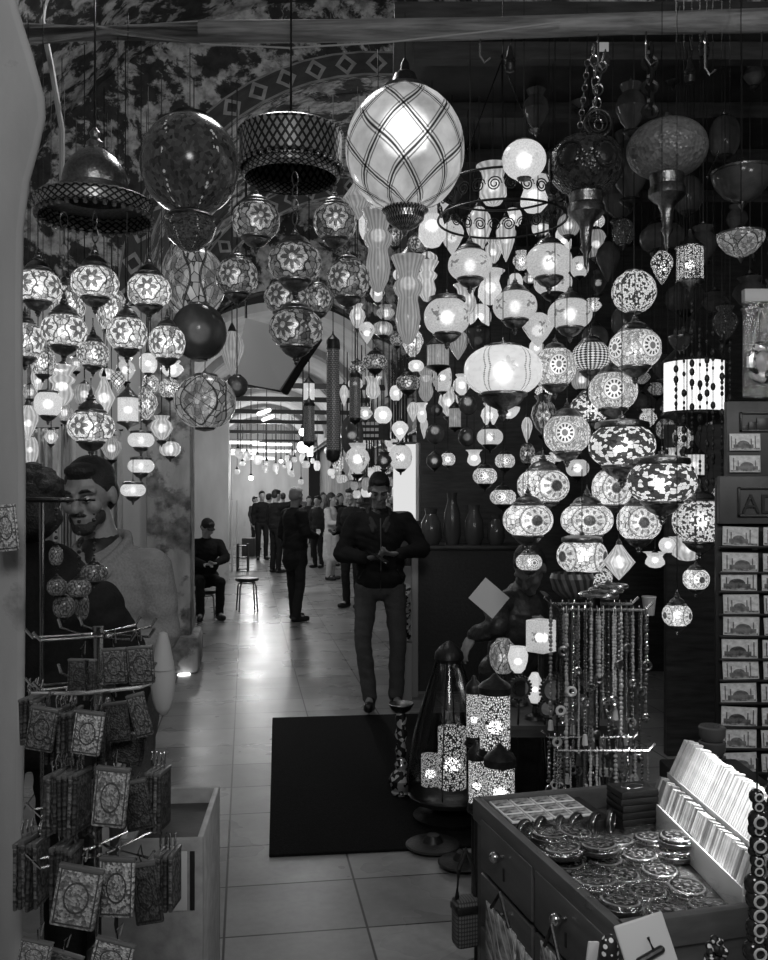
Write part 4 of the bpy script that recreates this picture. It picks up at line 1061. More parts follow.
def stool(label, loc, h, r, rz=0, group=None, legm=CHROME):
    rt = thing('round_stool', label, 'stool', loc, rz, group)
    b = MB(); b.add(*lathe([(0, h - .045), (r * .9, h - .045), (r, h - .035), (r, h - .01), (r * .95, h), (0, h)], 28)); b.build('seat', DARK, rt)
    for i in range(4):
        a = PI / 4 + i * PI / 2; b = MB(); b.add(*tube([(r * .75 * math.cos(a), r * .75 * math.sin(a), h - .05), (r * .95 * math.cos(a), r * .95 * math.sin(a), h * .75), (r * 1.12 * math.cos(a), r * 1.12 * math.sin(a), .0)], .011, 8)); b.build('leg', legm, rt)
    b = MB(); b.add(*torus(r * .72, .008, 24, 6)); b.build('hoop', legm, rt, (0, 0, h - .07)); return rt
stool('round black stool with four thin legs standing free in the passage', at_floor(247, 611), .47, .165, .3, legm=IRON)
stool('small stool under the seated man by the pillar', sm, .36, .16, .2)
# others in the passage
person('man in a dark jacket standing partly behind the man with the phone', at_floor(352, 608), -.5, dict(hrot=(.2, -.3, 0), wrR=(-.15, -.25, 1.1), hdR=(0, -1, .2), npR=(0, 0, 1)), 1.0, .012, BLACKC, NAVY, DARK, bulk=1.1)
person('woman in a long pale coat standing in the passage crowd', at_floor(331, 580), 1.25, dict(hrot=(.2, 0, 0), wrR=(-.2, -.3, 1.15), elR=(-.22, -.05, 1.15), hdR=(0, -1, .2), npR=(0, 0, 1)), .97, .013, cloth(.5), cloth(.45), DARK, style='long', coat=.5)
person('man in black stretching one arm forward, near the passage end', at_floor(276, 573), PI - .8, dict(hrot=(.1, 0, 0), elR=(-.3, -.2, 1.45), wrR=(-.25, -.45, 1.4), hdR=(0, -1, 0)), 1.02, .014, BLACKC, BLACKC, DARK, bulk=1.1)
crowd = ((262, 560, .4, cloth(.012), 'short', 'distant person in black at the left edge of the passage crowd'), (269, 556, 2.8, cloth(.02), 'short', 'distant person in dark grey beside the one at the crowd edge'), (283, 552, 3.3, cloth(.08), 'short', 'distant person in mid grey between the man stretching and the grey haired man'),
    (309, 558, .2, cloth(.02), 'short', 'distant person in dark clothes right of the grey haired man'), (318, 568, -.6, cloth(.03), 'short', 'distant dark person facing the woman in the pale coat'), (323, 556, .3, cloth(.3), 'long', 'distant person with a pale top behind the woman in the pale coat'), (340, 566, .7, cloth(.015), 'long', 'distant long haired person in black behind the man by the phone user'),
    (255, 550, 1, cloth(.05), 'short', 'farthest dark figure close along the wall of the passage'), (300, 548, 3, cloth(.12), 'short', 'farthest grey figure in the middle of the passage'))
for px, py, rz, mt, st, lb in crowd: person(lb, at_floor(px, py), rz, {}, random.uniform(.94, 1.03), .02, mt, cloth(.02), DARK, style=st, group='people far down the passage')
# person bent over behind the lanterns, paper in hand
pb = P(512, 600, 4.8); pb.z = .016
person('person in a dark leather jacket leaning over the floor lanterns, reading a paper', pb, .5, dict(pel=(.05, .1, .62), wai=(.04, .03, .76), che=(.02, -.05, .95), nek=(0, -.08, 1.1), hed=(0, -.15, 1.215), hrot=(.75, -1.0, 0), shR=(-.17, -.08, 1.04), shL=(.17, -.03, 1.03),
    elR=(-.25, -.22, .95), wrR=(-.28, -.05, .88), hdR=(-.6, .0, -.8), npR=(.5, 0, -.3), elL=(.2, -.2, .85), wrL=(.02, -.32, .92), hdL=(-.8, -.2, .3), npL=(0, .4, .6), hpR=(-.04, .1, .6), hpL=(.14, .1, .6), knR=(-.1, -.3, .55), knL=(.2, -.3, .55), anR=(-.1, -.25, .09), anL=(.2, -.25, .09)),
    1.0, .009, flat(.03, .4, 0, .5, 40, .4), BLACKC, DARK, bulk=1.0, skin=SKIN_D)
stool('low stool hidden under the person with the paper', pb + Vector((.05, .1, 0)), .48, .16)
b = MB(); b.add(*boxg(.15, .003, .13)); o = b.build('paper_sheet', flat(.55, .7), None, P(489, 598, 4.3), smooth=False, rot=(-.25, PI / 4 * .9, -.1)); tag(o, 'blank pale sheet of paper held up before the black counter', 'paper')
# ================================================================= RIGHT TABLE
def wood_fn(nt):
    x, y, z = objco(nt); return ramp(noise(nt, vec(nt, x * 3, y * 1.5, z * 10), 4, 5), .3, .7, .06, .10)
TABW = surf('painted_cabinet_wood', wood_fn, .4, bstr=.1)
ZT = .85
A = P(617, 925, .75 * F / 427); PHI = math.atan2(.26, .966)
UU = Vector((math.cos(PHI), math.sin(PHI), 0)); VV = Vector((-math.sin(PHI), math.cos(PHI), 0))
def Tb(u, v, z): return Vector((A.x, A.y, 0)) + UU * u + VV * v + Vector((0, 0, z))
TU, TV = .70, .68
tb = thing('display_cabinet', 'painted wooden drawer cabinet with a raised tray top full of compacts', 'cabinet', Tb(0, 0, 0), PHI)
b = MB(); b.add(*boxg(TU, TV, ZT - .05, (TU / 2, TV / 2, (ZT - .05) / 2))); b.build('body', TABW, tb, smooth=False)
for nm, g in (('rim', rboxg(.022, TV + .02, .055, .004, (.001, TV / 2, ZT - .022))), ('rim', rboxg(TU, .022, .055, .004, (TU / 2, .001, ZT - .022))), ('rim', rboxg(.022, TV, .055, .004, (TU - .011, TV / 2, ZT - .022))), ('rim', rboxg(TU, .02, .055, .004, (TU / 2, TV, ZT - .022)))):
    b = MB(); b.add(*g); b.build(nm, TABW, tb)
for r in range(6):
    for c in range(2):
        v0 = .02 + c * .31; z0 = .775 - .13 * r
        b = MB(); b.add(*rboxg(.014, .295, .118, .004, (-.006, v0 + .15, z0 - .012))); dr = b.build('drawer', TABW, tb)
        b = MB(); b.add(*ell((-.035, v0 + .15, z0 + .012), .013)); b.add(*tube([(-.012, v0 + .15, z0 + .012), (-.03, v0 + .15, z0 + .012)], .004)); b.build('knob', CHROME, dr)
        b = MB(); b.add(*boxg(.003, .006, .028, (-.014, v0 + .15, z0 - .03))); b.build('keyhole', DARK, dr, smooth=False)
b = MB(); b.add(*rboxg(TU - .06, .012, .6, .004, (TU / 2, -.006, .45))); b.build('front_panel', TABW, tb)
ZS = ZT - .05
# compacts in their clear bags
def ring_fn(nt):
    x, y, z = objco(nt); r = (x * x + y * y).sqrt() / .040; a = y.atan2(x)
    n = noise(nt, vec(nt, x, y, z), 90, 3)
    pet = (a * 8).cos() * .1 + .5
    return ((r - pet).abs().lt(.07)).max((r - .86).abs().lt(.05)).max(r.lt(.14)).sel(.25, ramp(n, .35, .6, .004, .05))
COMP = surf('enamelled_lid', ring_fn, .2, .4)
m, nt, out = new_mat('clear_wrapper'); t = nt.nodes.new('ShaderNodeBsdfTransparent'); gl = nt.nodes.new('ShaderNodeBsdfGlossy'); gl.inputs['Roughness'].default_value = .12; mx = nt.nodes.new('ShaderNodeMixShader')
tc = nt.nodes.new('ShaderNodeTexCoord'); nn = noise(nt, tc.outputs['Object'], 25, 4); bp = nt.nodes.new('ShaderNodeBump'); bp.inputs['Strength'].default_value = .9; bp.inputs['Distance'].default_value = .02; nt.links.new(nn.k, bp.inputs['Height']); nt.links.new(bp.outputs[0], gl.inputs['Normal'])
mx.inputs[0].default_value = .13; nt.links.new(t.outputs[0], mx.inputs[1]); nt.links.new(gl.outputs[0], mx.inputs[2]); nt.links.new(mx.outputs[0], out.inputs[0]); WRAP = m
r = .040
bmk = MB(); bmk.add(*lathe([(0, 0), (r * .96, 0), (r, .003), (r, .009), (r * .97, .011)], 24)); base_me = bmk.mesh('compact_base', DARK)
bmk = MB(); bmk.add(*lathe([(r * .99, .0115), (r * 1.0, .013), (r * .98, .018), (r * .8, .021), (0, .0225)], 24)); lid_me = bmk.mesh('compact_lid', COMP)
bmk = MB(); bmk.add(*torus(r * 1.0, .0016, 24, 6)); rim_me = bmk.mesh('compact_rim', CHROME)
bmk = MB(); bmk.add(*rboxg(.100, .100, .026, .010, (0, 0, .0135), 2)); 
for i, vv in enumerate(bmk.v): bmk.v[i] = (vv[0] + random.uniform(-.006, .006), vv[1] + random.uniform(-.006, .006), vv[2] + random.uniform(0, .004))
wr_me = bmk.mesh('wrapper', WRAP)
rows = 5; cols = 5; cn = 0
rn = ('front', 'second', 'third', 'fourth', 'fifth', 'sixth', 'back'); cnm = ('beside the drawer side', 'second from the drawer side', 'third from the drawer side', 'fourth from the drawer side', 'fifth from the drawer side')
for i in range(rows):
    for k in range(cols):
        u = .062 + k * .085 + random.uniform(-.004, .004) + (i % 2) * .006; v = .072 + i * .084; 
        if Tb(u, v, 0).x > .642: continue
        for lev in range(1 + (1 if random.random() < .5 else 0)):
            lb = 'wrapped mirror compact, %s tray row, %s%s' % (rn[i], cnm[k], ', on top' if lev else '')
            rt = thing('mirror_compact', lb, 'compact mirror', Tb(u + lev * random.uniform(-.02, .02), v, ZS + .008 + lev * .031), random.uniform(0, 6), 'round compacts in the tray'); rt.rotation_euler = (random.uniform(-.06, .06) * (1 + lev), random.uniform(-.06, .06) * (1 + lev), rt.rotation_euler.z)
            link('compact_base', base_me, rt); link('lid', lid_me, rt); link('rim', rim_me, rt, (0, 0, .011)); link('wrapper', wr_me, rt)
# flat cards in a grid at the back corner
def grid_card(nt):
    x, y, z = objco(nt); n = noise(nt, vec(nt, x, y, z), 60, 4); e = ((x.abs()).gt(.021)).max(y.abs().gt(.028)); return e.sel(.8, ramp(n, .4, .6, .06, .5))
GC = surf('printed_magnet', grid_card, .35)
bmk = MB(); bmk.add(*rboxg(.05, .066, .006, .0015)); gme = bmk.mesh('magnet_card', GC)
for i in range(3):
    for k in range(4):
        o = link('picture_magnet', gme, None, Tb(.05 + k * .054, .545 + i * .05 * 1.0 - .02 * 0, ZS + .045), (0, 0, PHI)); o.scale = (1, .7, 1)
        tag(o, 'flat picture magnet, %s row, %s from the drawer side of the cabinet' % (('nearest', 'middle', 'rear')[i], ('first', 'second', 'third', 'fourth')[k]), 'magnet', 'flat picture magnets on the cabinet')
b = MB(); b.add(*rboxg(.25, .165, .040, .003, (.144, .578, ZS + .0215))); o = b.build('magnet_box', DARK, None, Tb(0, 0, 0), rot=(0, 0, PHI)); tag(o, 'low black box under the flat picture magnets', 'box')
# standing round mirrors
bmk = MB(); bmk.add(*lathe([(0, -.006), (.026, -.006), (.029, -.003), (.029, .003), (.026, .006), (0, .006)], 24), M=RX(PI / 2)); mme = bmk.mesh('mirror_case', DARK)
bmk = MB(); bmk.add(*torus(.024, .0022, 24, 6, axis='y')); mrm = bmk.mesh('mirror_ring', CHROME)
for k in range(6):
    rt = thing('standing_mirror', 'upright round pocket mirror, %s along the row before the picture magnets' % ('first', 'second', 'third', 'fourth', 'fifth', 'sixth')[k], 'mirror', Tb(.045 + k * .045, .50 + .008 * (k % 2), ZS + .031), PHI + .5 + .15 * (k % 3), 'upright pocket mirrors')
    link('case', mme, rt); link('ring', mrm, rt, (0, -.006, 0))
# stack of dark boxes
for k in range(6):
    b = MB(); b.add(*rboxg(.10, .075, .016, .003)); rt = thing('jewellery_box', 'flat dark trinket box, %s in the pile before the card rows' % ('bottom one', 'second up', 'third up', 'fourth up', 'fifth up', 'topmost with pale oval')[k], 'box', Tb(.345, .535, ZS + .009 + k * .0165), PHI + random.uniform(-.12, .12), 'pile of flat trinket boxes')
    b.build('box_body', DARK, rt); b = MB(); b.add(*torus(.028, .0018, 20, 5, 1, .6)); b.build('oval_trim', CHROME, rt, (0, 0, .008))
# rows of upright cards in the lit case
CO = Vector((.692, 1.70, 0)); CA = .045; CUU = Vector((math.cos(CA), math.sin(CA), 0)); CVV = Vector((-math.sin(CA), math.cos(CA), 0))
def Ts(u, v, z): return CO + CUU * u + CVV * v + Vector((0, 0, z))
CARD = [flat(v, .5, 0, .1, 50, .15) for v in (.35, .55, .7, .8, .75, .2)]
CL = .535; ZC = ZS + .003
cs = thing('card_case', 'long pale case holding two rows of leaning packets beside the compacts', 'case', CO, CA)
b = MB(); b.add(*extr([(-.012, ZC), (.16, ZC), (.16, ZC + .115), (.036, ZC + .115), (.036, ZC + .045), (-.012, ZC + .045)], 0, CL)); b.build('stepped_body', flat(.6, .5), cs, smooth=False)
b = MB(); b.add(*rboxg(.004, CL, .06, .0015, (-.0145, CL / 2, ZC + .031))); b.build('front_lip', flat(.8, .35), cs)
for row in range(2):
    u0, z0_, poly = ((-.010, ZC + .0455, [(0, 0), (.022, 0), (.04, .062), (.022, .066)]), (.0375, ZC + .1155, [(0, 0), (.026, 0), (.062, .082), (.038, .086)]))[row]
    ms = []
    for cm in CARD: bmk = MB(); bmk.add(*extr(poly, 0, .0072)); ms.append(bmk.mesh('packet', cm, False))
    for k in range(56):
        o = link('leaning_packet', random.choice(ms[:3] + ms[5:] if row == 0 else ms[1:5]), None, Ts(u0, .004 + k * .0094, z0_), (0, 0, CA)); o.scale = (1, 1, random.uniform(.93, 1.03))
        tag(o, ('grey edged thin packet leaning in the lower row of the lit case', 'white thin packet leaning in the upper row of the lit case')[row], 'packet', ('packets in the lower row of the lit case', 'packets in the upper row of the lit case')[row])
# white leaning board with a dark oval mark, no cord holds it
pl = thing('leaning_white_board', 'white rounded board with a dark oval mark leaning at the cabinet front', 'board', P(662, 950, 1.45) + Vector((0, 0, -.07)), .12)
b = MB(); b.add(*rboxg(.085, .006, .13, .0028, (0, 0, .05), 3)); o = b.build('board', flat(.6, .4), pl, rot=(-.3, -.25, 0))
b = MB(); b.add(*caps((-.02, -.005, .055), .0065, (.02, -.005, .062), .0065, 10, 3)); b.add(*tube([(.008, -.005, .066), (.006, -.005, .085)], .0025, 6)); b.build('oval_mark', DARK, o)
# hanging things on the cabinet side
def bag(px, py, d, w, h, label, mat, rz=0, strap=.1):
    rt = thing('hanging_bag', label, 'bag', P(px, py, d), rz)
    b = MB(); b.add(*rboxg(w, .05, h, .012, (0, 0, h / 2), 3)); b.build('pouch', mat, rt)
    b = MB(); b.add(*tube([(-w * .38, 0, h * .98), (-w * .3, 0, h + strap * .6), (0, 0, h + strap), (w * .3, 0, h + strap * .6), (w * .38, 0, h * .98)], .006, 6)); b.build('strap', DARK, rt)
    b = MB(); b.add(*rboxg(w * 1.02, .055, .02, .004, (0, 0, h * .8))); b.build('flap_band', IRON, rt)
def weave(nt):
    u, v = uv(nt); return (((u * 9).fract() - .5).abs() * ((v * 12).fract() - .5).abs()).gt(.05).sel(.10, .025)
bag(466, 945, 2.25, .065, .12, 'dark woven hanging bag with long straps at the far cabinet corner', surf('woven_bag', weave, .7), .3, .12)
def print_fn(nt):
    u, v = uv(nt); n = noise(nt, vec(nt, u * 5, v * 6), 1.0, 4); s = (((u + v * .6) * 5).fract()).lt(.2); return s.sel(.5, ramp(n, .35, .65, .08, .4))
PRINT = surf('printed_cloth', print_fn, .8)
def folded(px, py, d, w, h, label, rz=PHI + PI / 2):
    rt = thing('hanging_cloth_bag', label, 'cloth bag', P(px, py, d), rz)
    for i in range(3):
        b = MB(); n = 8; vs = []; fs = []; us = []
        for a in range(n + 1):
            for c in range(n + 1):
                x = (a / n - .5) * w; z = c / n * h; y = .004 * math.sin(a * 1.3 + i) * (1 - c / n) * 2 + i * .012
                vs.append((x + i * .012, y, z - i * .02))
        for a in range(n):
            for c in range(n): k = a * (n + 1) + c; fs.append((k, k + n + 1, k + n + 2, k + 1)); us.append([(a / n, c / n), ((a + 1) / n, c / n), ((a + 1) / n, (c + 1) / n), (a / n, (c + 1) / n)])
        b.add(vs, fs, us); o = b.build('cloth_layer', PRINT, rt); md = o.modifiers.new('s', 'SOLIDIFY'); md.thickness = .003
    b = MB(); b.add(*tube([(-w * .3, 0, h), (0, 0, h + .05), (w * .3, 0, h)], .004)); b.build('strap', DARK, rt)
folded(500, 985, 1.86, .16, .14, 'printed pale cloth bags hung in front of the cabinet drawers', PHI + PI / 2 + PI)
folded(552, 1010, 1.6, .10, .10, 'second printed cloth bag hung near the cabinet front corner', PHI + PI / 2 + PI)
def dots_fn(nt):
    x, y, z = objco(nt); v = vec(nt, x, y, z); d, c = voro(nt, v, 90, rnd=.4); return d.lt(.36).sel(.75, .01)
DOTS = surf('polka_dots', dots_fn, .6)
b = MB(); b.add(*ell((0, 0, 0), (.017, .015, .03))); tag(b.build('dotted_hanging_pouch', DOTS, None, P(609, 952, 1.5)), 'small black pouch with white polka dots hung at the cabinet corner', 'pouch')
b = MB(); b.add(*rboxg(.02, .006, .045, .002)); tag(b.build('hanging_white_label', flat(.6, .6), None, P(592, 955, 1.5), rot=(0, .15, .3)), 'little white swing label hung left of the polka dot pouch', 'label')
for px, lb in ((716, 'dotted bead cluster hung below the cabinet tray front'),):
    rt = thing('hanging_bead_cluster', lb, 'beads', P(px, 955, 1.5)); b = MB()
    for i in range(26): b.add(*ell((random.uniform(-.015, .015), random.uniform(-.01, .01), random.uniform(-.03, .03)), .0075, n=8, m=6))
    b.build('beads', DOTS, rt)
# evil eye bead strings on the near edge
for i, (px, y0, y1, d, lb) in enumerate(((757, 790, 1010, 1.42, 'large dark round bead string hanging in front of the lit case'), (774, 770, 1010, 1.5, 'bead string at the picture edge behind the large bead string'))):
    e = P(px, y1, d); a = P(px, y0, d); rt = thing('hanging_bead_string', lb, 'bead string', e); L_ = (a - e).z; z = 0; b = MB(); bw = MB(); k = 0
    while z < L_:
        r_ = random.choice((.009, .012, .018)); b.add(*ell((random.uniform(-.006, .006), 0, z), (r_, r_ * .8, r_), n=12, m=8)); v, f = torus(r_ * .5, r_ * .12, 12, 5, axis='y'); bw.add(v, f, M=T(0, -r_ * .75, z)); z += r_ * 1.25
    b.build('beads', flat(.015, .15), rt); bw.build('eye_rings', flat(.5, .3), rt)
    b = MB(); b.add(*tube([(0, 0, 0), (0, 0, L_ + .05)], .002)); b.build('cord', CORD, rt)

# ================================================================= BEAD STAND
bs = P(597, 790, 2.56); bs.z = 0
st = thing('bead_stand', 'tall two tier metal stand hung with bead strings behind the cabinet', 'display stand', (bs.x, bs.y, 0))
z1, z2 = P(0, 607, 2.56).z, P(0, 744, 2.56).z
b = MB(); b.add(*tube([(0, 0, 0), (0, 0, z1 + .03)], .012, 10)); b.build('post', IRON, st)
b = MB(); b.add(*lathe([(0, 0), (.16, 0), (.16, .02), (.03, .04), (.012, .06)], 28)); b.build('base', IRON, st)
for z, w in ((z1, .118), (z2, .125)):
    for y in (-.07, .07):
        b = MB(); b.add(*tube([(-w - .02, y, z + .02), (-w, y, z), (w, y, z), (w + .02, y, z + .02)], .004, 6)); b.build('hook_rail', CHROME, st)
    b = MB(); b.add(*tube([(0, -.07, z), (0, .07, z)], .005)); b.build('cross_bar', CHROME, st)
def bead_string(x, y, z, ln, kind, label, group):
    rt = thing('bead_necklace', label, 'necklace', (bs.x + x, bs.y + y, z), random.uniform(-.3, .3), group)
    b = MB(); zz = -.008; r0 = random.choice((.003, .004, .0045, .006))
    while zz > -ln:
        r_ = r0 * random.uniform(.8, 1.15); b.add(*ell((random.uniform(-.001, .001), 0, zz - r_), (r_, r_, r_ * random.choice((.8, 1, 1.3))), n=8, m=5)); zz -= r_ * 2.05
    b.add(*tube([(0, 0, .012), (0, -.004, .004), (0, 0, -ln)], .0012, 4)); b.build('strand', random.choice(BEADM), rt)
    b = MB()
    if kind == 0: b.add(*lathe([(0, -.03), (.009, -.028), (.006, 0), (0, .003)], 10)); nm = 'tassel'
    elif kind == 1: b.add(*torus(.011, .0042, 18, 8, axis='y')); nm = 'ring_pendant'
    else: b.add(*ell((0, 0, -.01), (.012, .004, .014), n=12, m=8)); nm = 'pendant'
    b.build(nm, random.choice((CHROME, BRASS, flat(.55, .3))), rt, (0, 0, -ln - .008))
BEADM = [flat(.02, .12), flat(.05, .15), flat(.2, .2), flat(.4, .25), BRASS, CHROME, CHROME, flat(.1, .1), flat(.55, .2)]
order = ('first', 'second', 'third', 'fourth', 'fifth', 'sixth', 'seventh', 'eighth', 'ninth', 'tenth', 'eleventh', 'twelfth', 'thirteenth', 'fourteenth', 'fifteenth')
for tier, z, lo, hi, w in ((0, z1, .24, .40, .118), (1, z2, .08, .14, .124)):
    for yy, nm in ((-.07, 'near'), (.07, 'far')):
        for k in range(15):
            x = -w + 2 * w * k / 14
            bead_string(x, yy + random.uniform(-.006, .006), z, random.uniform(lo, hi), random.choice((0, 1, 1, 2, 2)), 'bead string on the %s %s rail of the stand, %s from the paper side' % (nm, ('upper', 'lower')[tier], order[k]), 'bead strings on the %s rails' % ('upper', 'lower')[tier])
# mid length second layer on upper tier
for k in range(13):
    x = -.114 + .019 * k; bead_string(x, -.095 - .012 * (k % 2), z1 - .002, random.uniform(.07, .24), random.choice((1, 2, 2)), 'short bead string hung out in front on the upper rail, %s from the paper side' % order[k], 'short front bead strings')
# things on top of the stand
b = MB()
for i in range(3): b.add(*torus(.05 - .006 * i, .006, 24, 6), M=T(.02 * i - .01, 0, .008 + .012 * i))
tag(b.build('bangle_coil', CHROME, None, (bs.x + .015, bs.y, z1 + .028)), 'shiny coil of bangles lying on the bead stand top', 'bangles')
# ================================================================= LANTERNS ON THE MAT
def perf_cyl(px, y0, y1, w, d, label, pat='perf', capw=1.12):
    k = S(1, d); h = (y1 - y0) * k; r = w * k / 2
    rt = thing('cylinder_lantern', label, 'lantern', P(px, y1, d), random.uniform(0, 6))
    b = MB(); b.add(*lathe([(r, 0), (r, h)], 28)); b.build('shade', GL[pat], rt)
    b = MB(); b.add(*lathe([(r * capw, h - .004), (r * capw, h + .018), (r * .9, h + .03), (r * .4, h + .045), (.006, h + .06), (0, h + .062)], 28)); b.build('cap', IRON, rt)
    b = MB(); b.add(*lathe([(0, -.012), (r * 1.08, -.012), (r * 1.1, 0), (r * 1.02, .008)], 28)); b.build('base', IRON, rt)
    b = MB(); b.add(*ell((0, 0, h * .4), r * .42)); b.build('bulb', emit(7.0), rt)
    return rt
perf_cyl(495, 692, 750, 30, 2.95, 'glowing pierced cylinder lantern, upper and nearest of the tall stack')
perf_cyl(500, 764, 812, 29, 2.72, 'glowing pierced cylinder lantern low behind the cabinet corner')
perf_cyl(474, 692, 738, 15, 3.3, 'narrow glowing pierced lantern left of the upper nearest cylinder')
perf_cyl(477, 758, 804, 17, 3.08, 'narrow glowing pierced lantern left of the low cylinder')
def post(px, y0, y1, d, label):   # wrought stands carrying the stacked lanterns
    a = P(px, y1, d); rt = thing('lantern_stand', label, 'stand', (a.x, a.y, 0)); z = P(px, y0, d).z
    for s in (-1, 1):
        b = MB(); b.add(*tube([(.075 * s, .05, 0), (.075 * s, .05, z)], .005, 6)); b.build('upright', IRON, rt)
    return rt
for (px, yb, d, r) in ((495, 754, 2.95, .062), (500, 816, 2.72, .055), (474, 742, 3.3, .035), (477, 808, 3.08, .035)):
    q = P(px, yb, d)
    b = MB(); b.add(*lathe([(0, 0), (.035, 0), (.035, .01), (.01, .02), (.01, q.z - .03), (r, q.z - .01), (r, q.z), (0, q.z)], 20)); tag(b.build('lantern_pedestal', IRON, None, (q.x, q.y, 0)), {754: 'dark pedestal under the upper nearest cylinder lantern', 816: 'dark pedestal under the low cylinder lantern', 742: 'thin dark pedestal under the narrow upper lantern', 808: 'thin dark pedestal under the narrow low lantern'}[yb], 'stand')
# the tall bell shaped glass lantern
q = P(449, 815, 4.45); q.z = .016; k = S(1, 4.45)
bl = thing('bell_lantern', 'tall dark glass bell lantern glowing inside, standing on the black mat', 'lantern', q)
m, nt, out = new_mat('dark_clear_glass'); t = nt.nodes.new('ShaderNodeBsdfTransparent'); t.inputs[0].default_value = (.6, .6, .6, 1); gl = nt.nodes.new('ShaderNodeBsdfGlossy'); gl.inputs['Roughness'].default_value = .08; fr = nt.nodes.new('ShaderNodeFresnel'); fr.inputs[0].default_value = 1.5; mx = nt.nodes.new('ShaderNodeMixShader')
nt.links.new(fr.outputs[0], mx.inputs[0]); nt.links.new(t.outputs[0], mx.inputs[1]); nt.links.new(gl.outputs[0], mx.inputs[2]); nt.links.new(mx.outputs[0], out.inputs[0]); CLEAR = m
b = MB(); b.add(*lathe([(38 * k, 22 * k), (43 * k, 40 * k), (41 * k, 62 * k), (33 * k, 95 * k), (24 * k, 125 * k), (16 * k, 148 * k), (13 * k, 160 * k)], 40)); b.build('glass_bell', CLEAR, bl)
b = MB(); b.add(*lathe([(0, 0), (34 * k, 0), (36 * k, 4 * k), (22 * k, 8 * k), (14 * k, 12 * k), (24 * k, 17 * k), (40 * k, 21 * k), (41 * k, 25 * k), (37 * k, 27 * k), (0, 27 * k)], 40)); b.build('base', IRON, bl)
b = MB(); b.add(*lathe([(12.5 * k, 156 * k), (15 * k, 160 * k), (14 * k, 166 * k), (9 * k, 172 * k), (4 * k, 176 * k), (0, 178 * k)], 32)); b.build('neck_ring', IRON, bl)
for ang in range(6):
    a = ang * PI / 3 + .3; b = MB(); b.add(*tube([(42 * k * math.cos(a), 42 * k * math.sin(a), 30 * k), (43.5 * k * math.cos(a), 43.5 * k * math.sin(a), 46 * k), (33.5 * k * math.cos(a), 33.5 * k * math.sin(a), 95 * k), (14 * k * math.cos(a), 14 * k * math.sin(a), 158 * k)], .004, 6)); b.build('rib', IRON, bl)
for nm, x, h0, h1, r in (('inner_cylinder', .012, 34, 93, 14), ('inner_cylinder', -.095, 36, 66, 9)):  # second, smaller glowing cylinder stands for a reflection in the glass
    b = MB(); b.add(*lathe([(r * k, h0 * k), (r * k, h1 * k)], 26)); c = b.build(nm, GL['perf'], bl, (x, -.04, 0)); b = MB(); b.add(*ell((0, 0, (h0 * .62 + h1 * .38) * k), r * k * .5)); b.build('bulb', emit(7.0), c)
for i, (px, py, d, r) in enumerate(((433, 832, 4.1, .12), (462, 838, 3.9, .10))):
    e = P(px, py, d); b = MB(); b.add(*lathe([(0, 0), (r, 0), (r * 1.05, .006), (r, .012), (r * .4, .02), (r * .25, .05), (0, .055)], 32)); tag(b.build('metal_tray', IRON, None, (e.x, e.y, .016)), ('dark round metal tray on the mat in front of the bell lantern', 'smaller dark round metal tray beside the cabinet corner')[i], 'tray')
# ornate candle stand
def orn_fn(nt):
    x, y, z = objco(nt); d, c = voro(nt, vec(nt, x, y, z), 45); return c.gt(.5).sel(.6, .03)
ORN = surf('ornate_inlay', orn_fn, .2, .5)
q = at_floor(401, 797); q.z = .016; k = S(1, q.y)
cs_ = thing('ornate_candle_stand', 'ornate inlaid candle stand standing on the mat beside the bell lantern', 'candle stand', q)
b = MB(); b.add(*lathe([(0, 0), (9 * k, 0), (10 * k, 2 * k), (9 * k, 4 * k), (12 * k, 10 * k), (12.5 * k, 15 * k), (9 * k, 21 * k), (5 * k, 25 * k)], 24)); b.build('bulbous_base', ORN, cs_)
b = MB(); b.add(*lathe([(5 * k, 24 * k), (6.5 * k, 30 * k), (4 * k, 36 * k), (6 * k, 44 * k), (4 * k, 52 * k), (6.5 * k, 60 * k), (4 * k, 68 * k), (6 * k, 76 * k), (4 * k, 82 * k)], 24)); b.build('turned_stem', ORN, cs_)
b = MB(); b.add(*lathe([(4 * k, 81 * k), (9 * k, 84 * k), (13 * k, 90 * k), (12 * k, 91 * k), (7 * k, 87 * k), (0, 86 * k)], 24)); b.build('cup', BRASS, cs_)
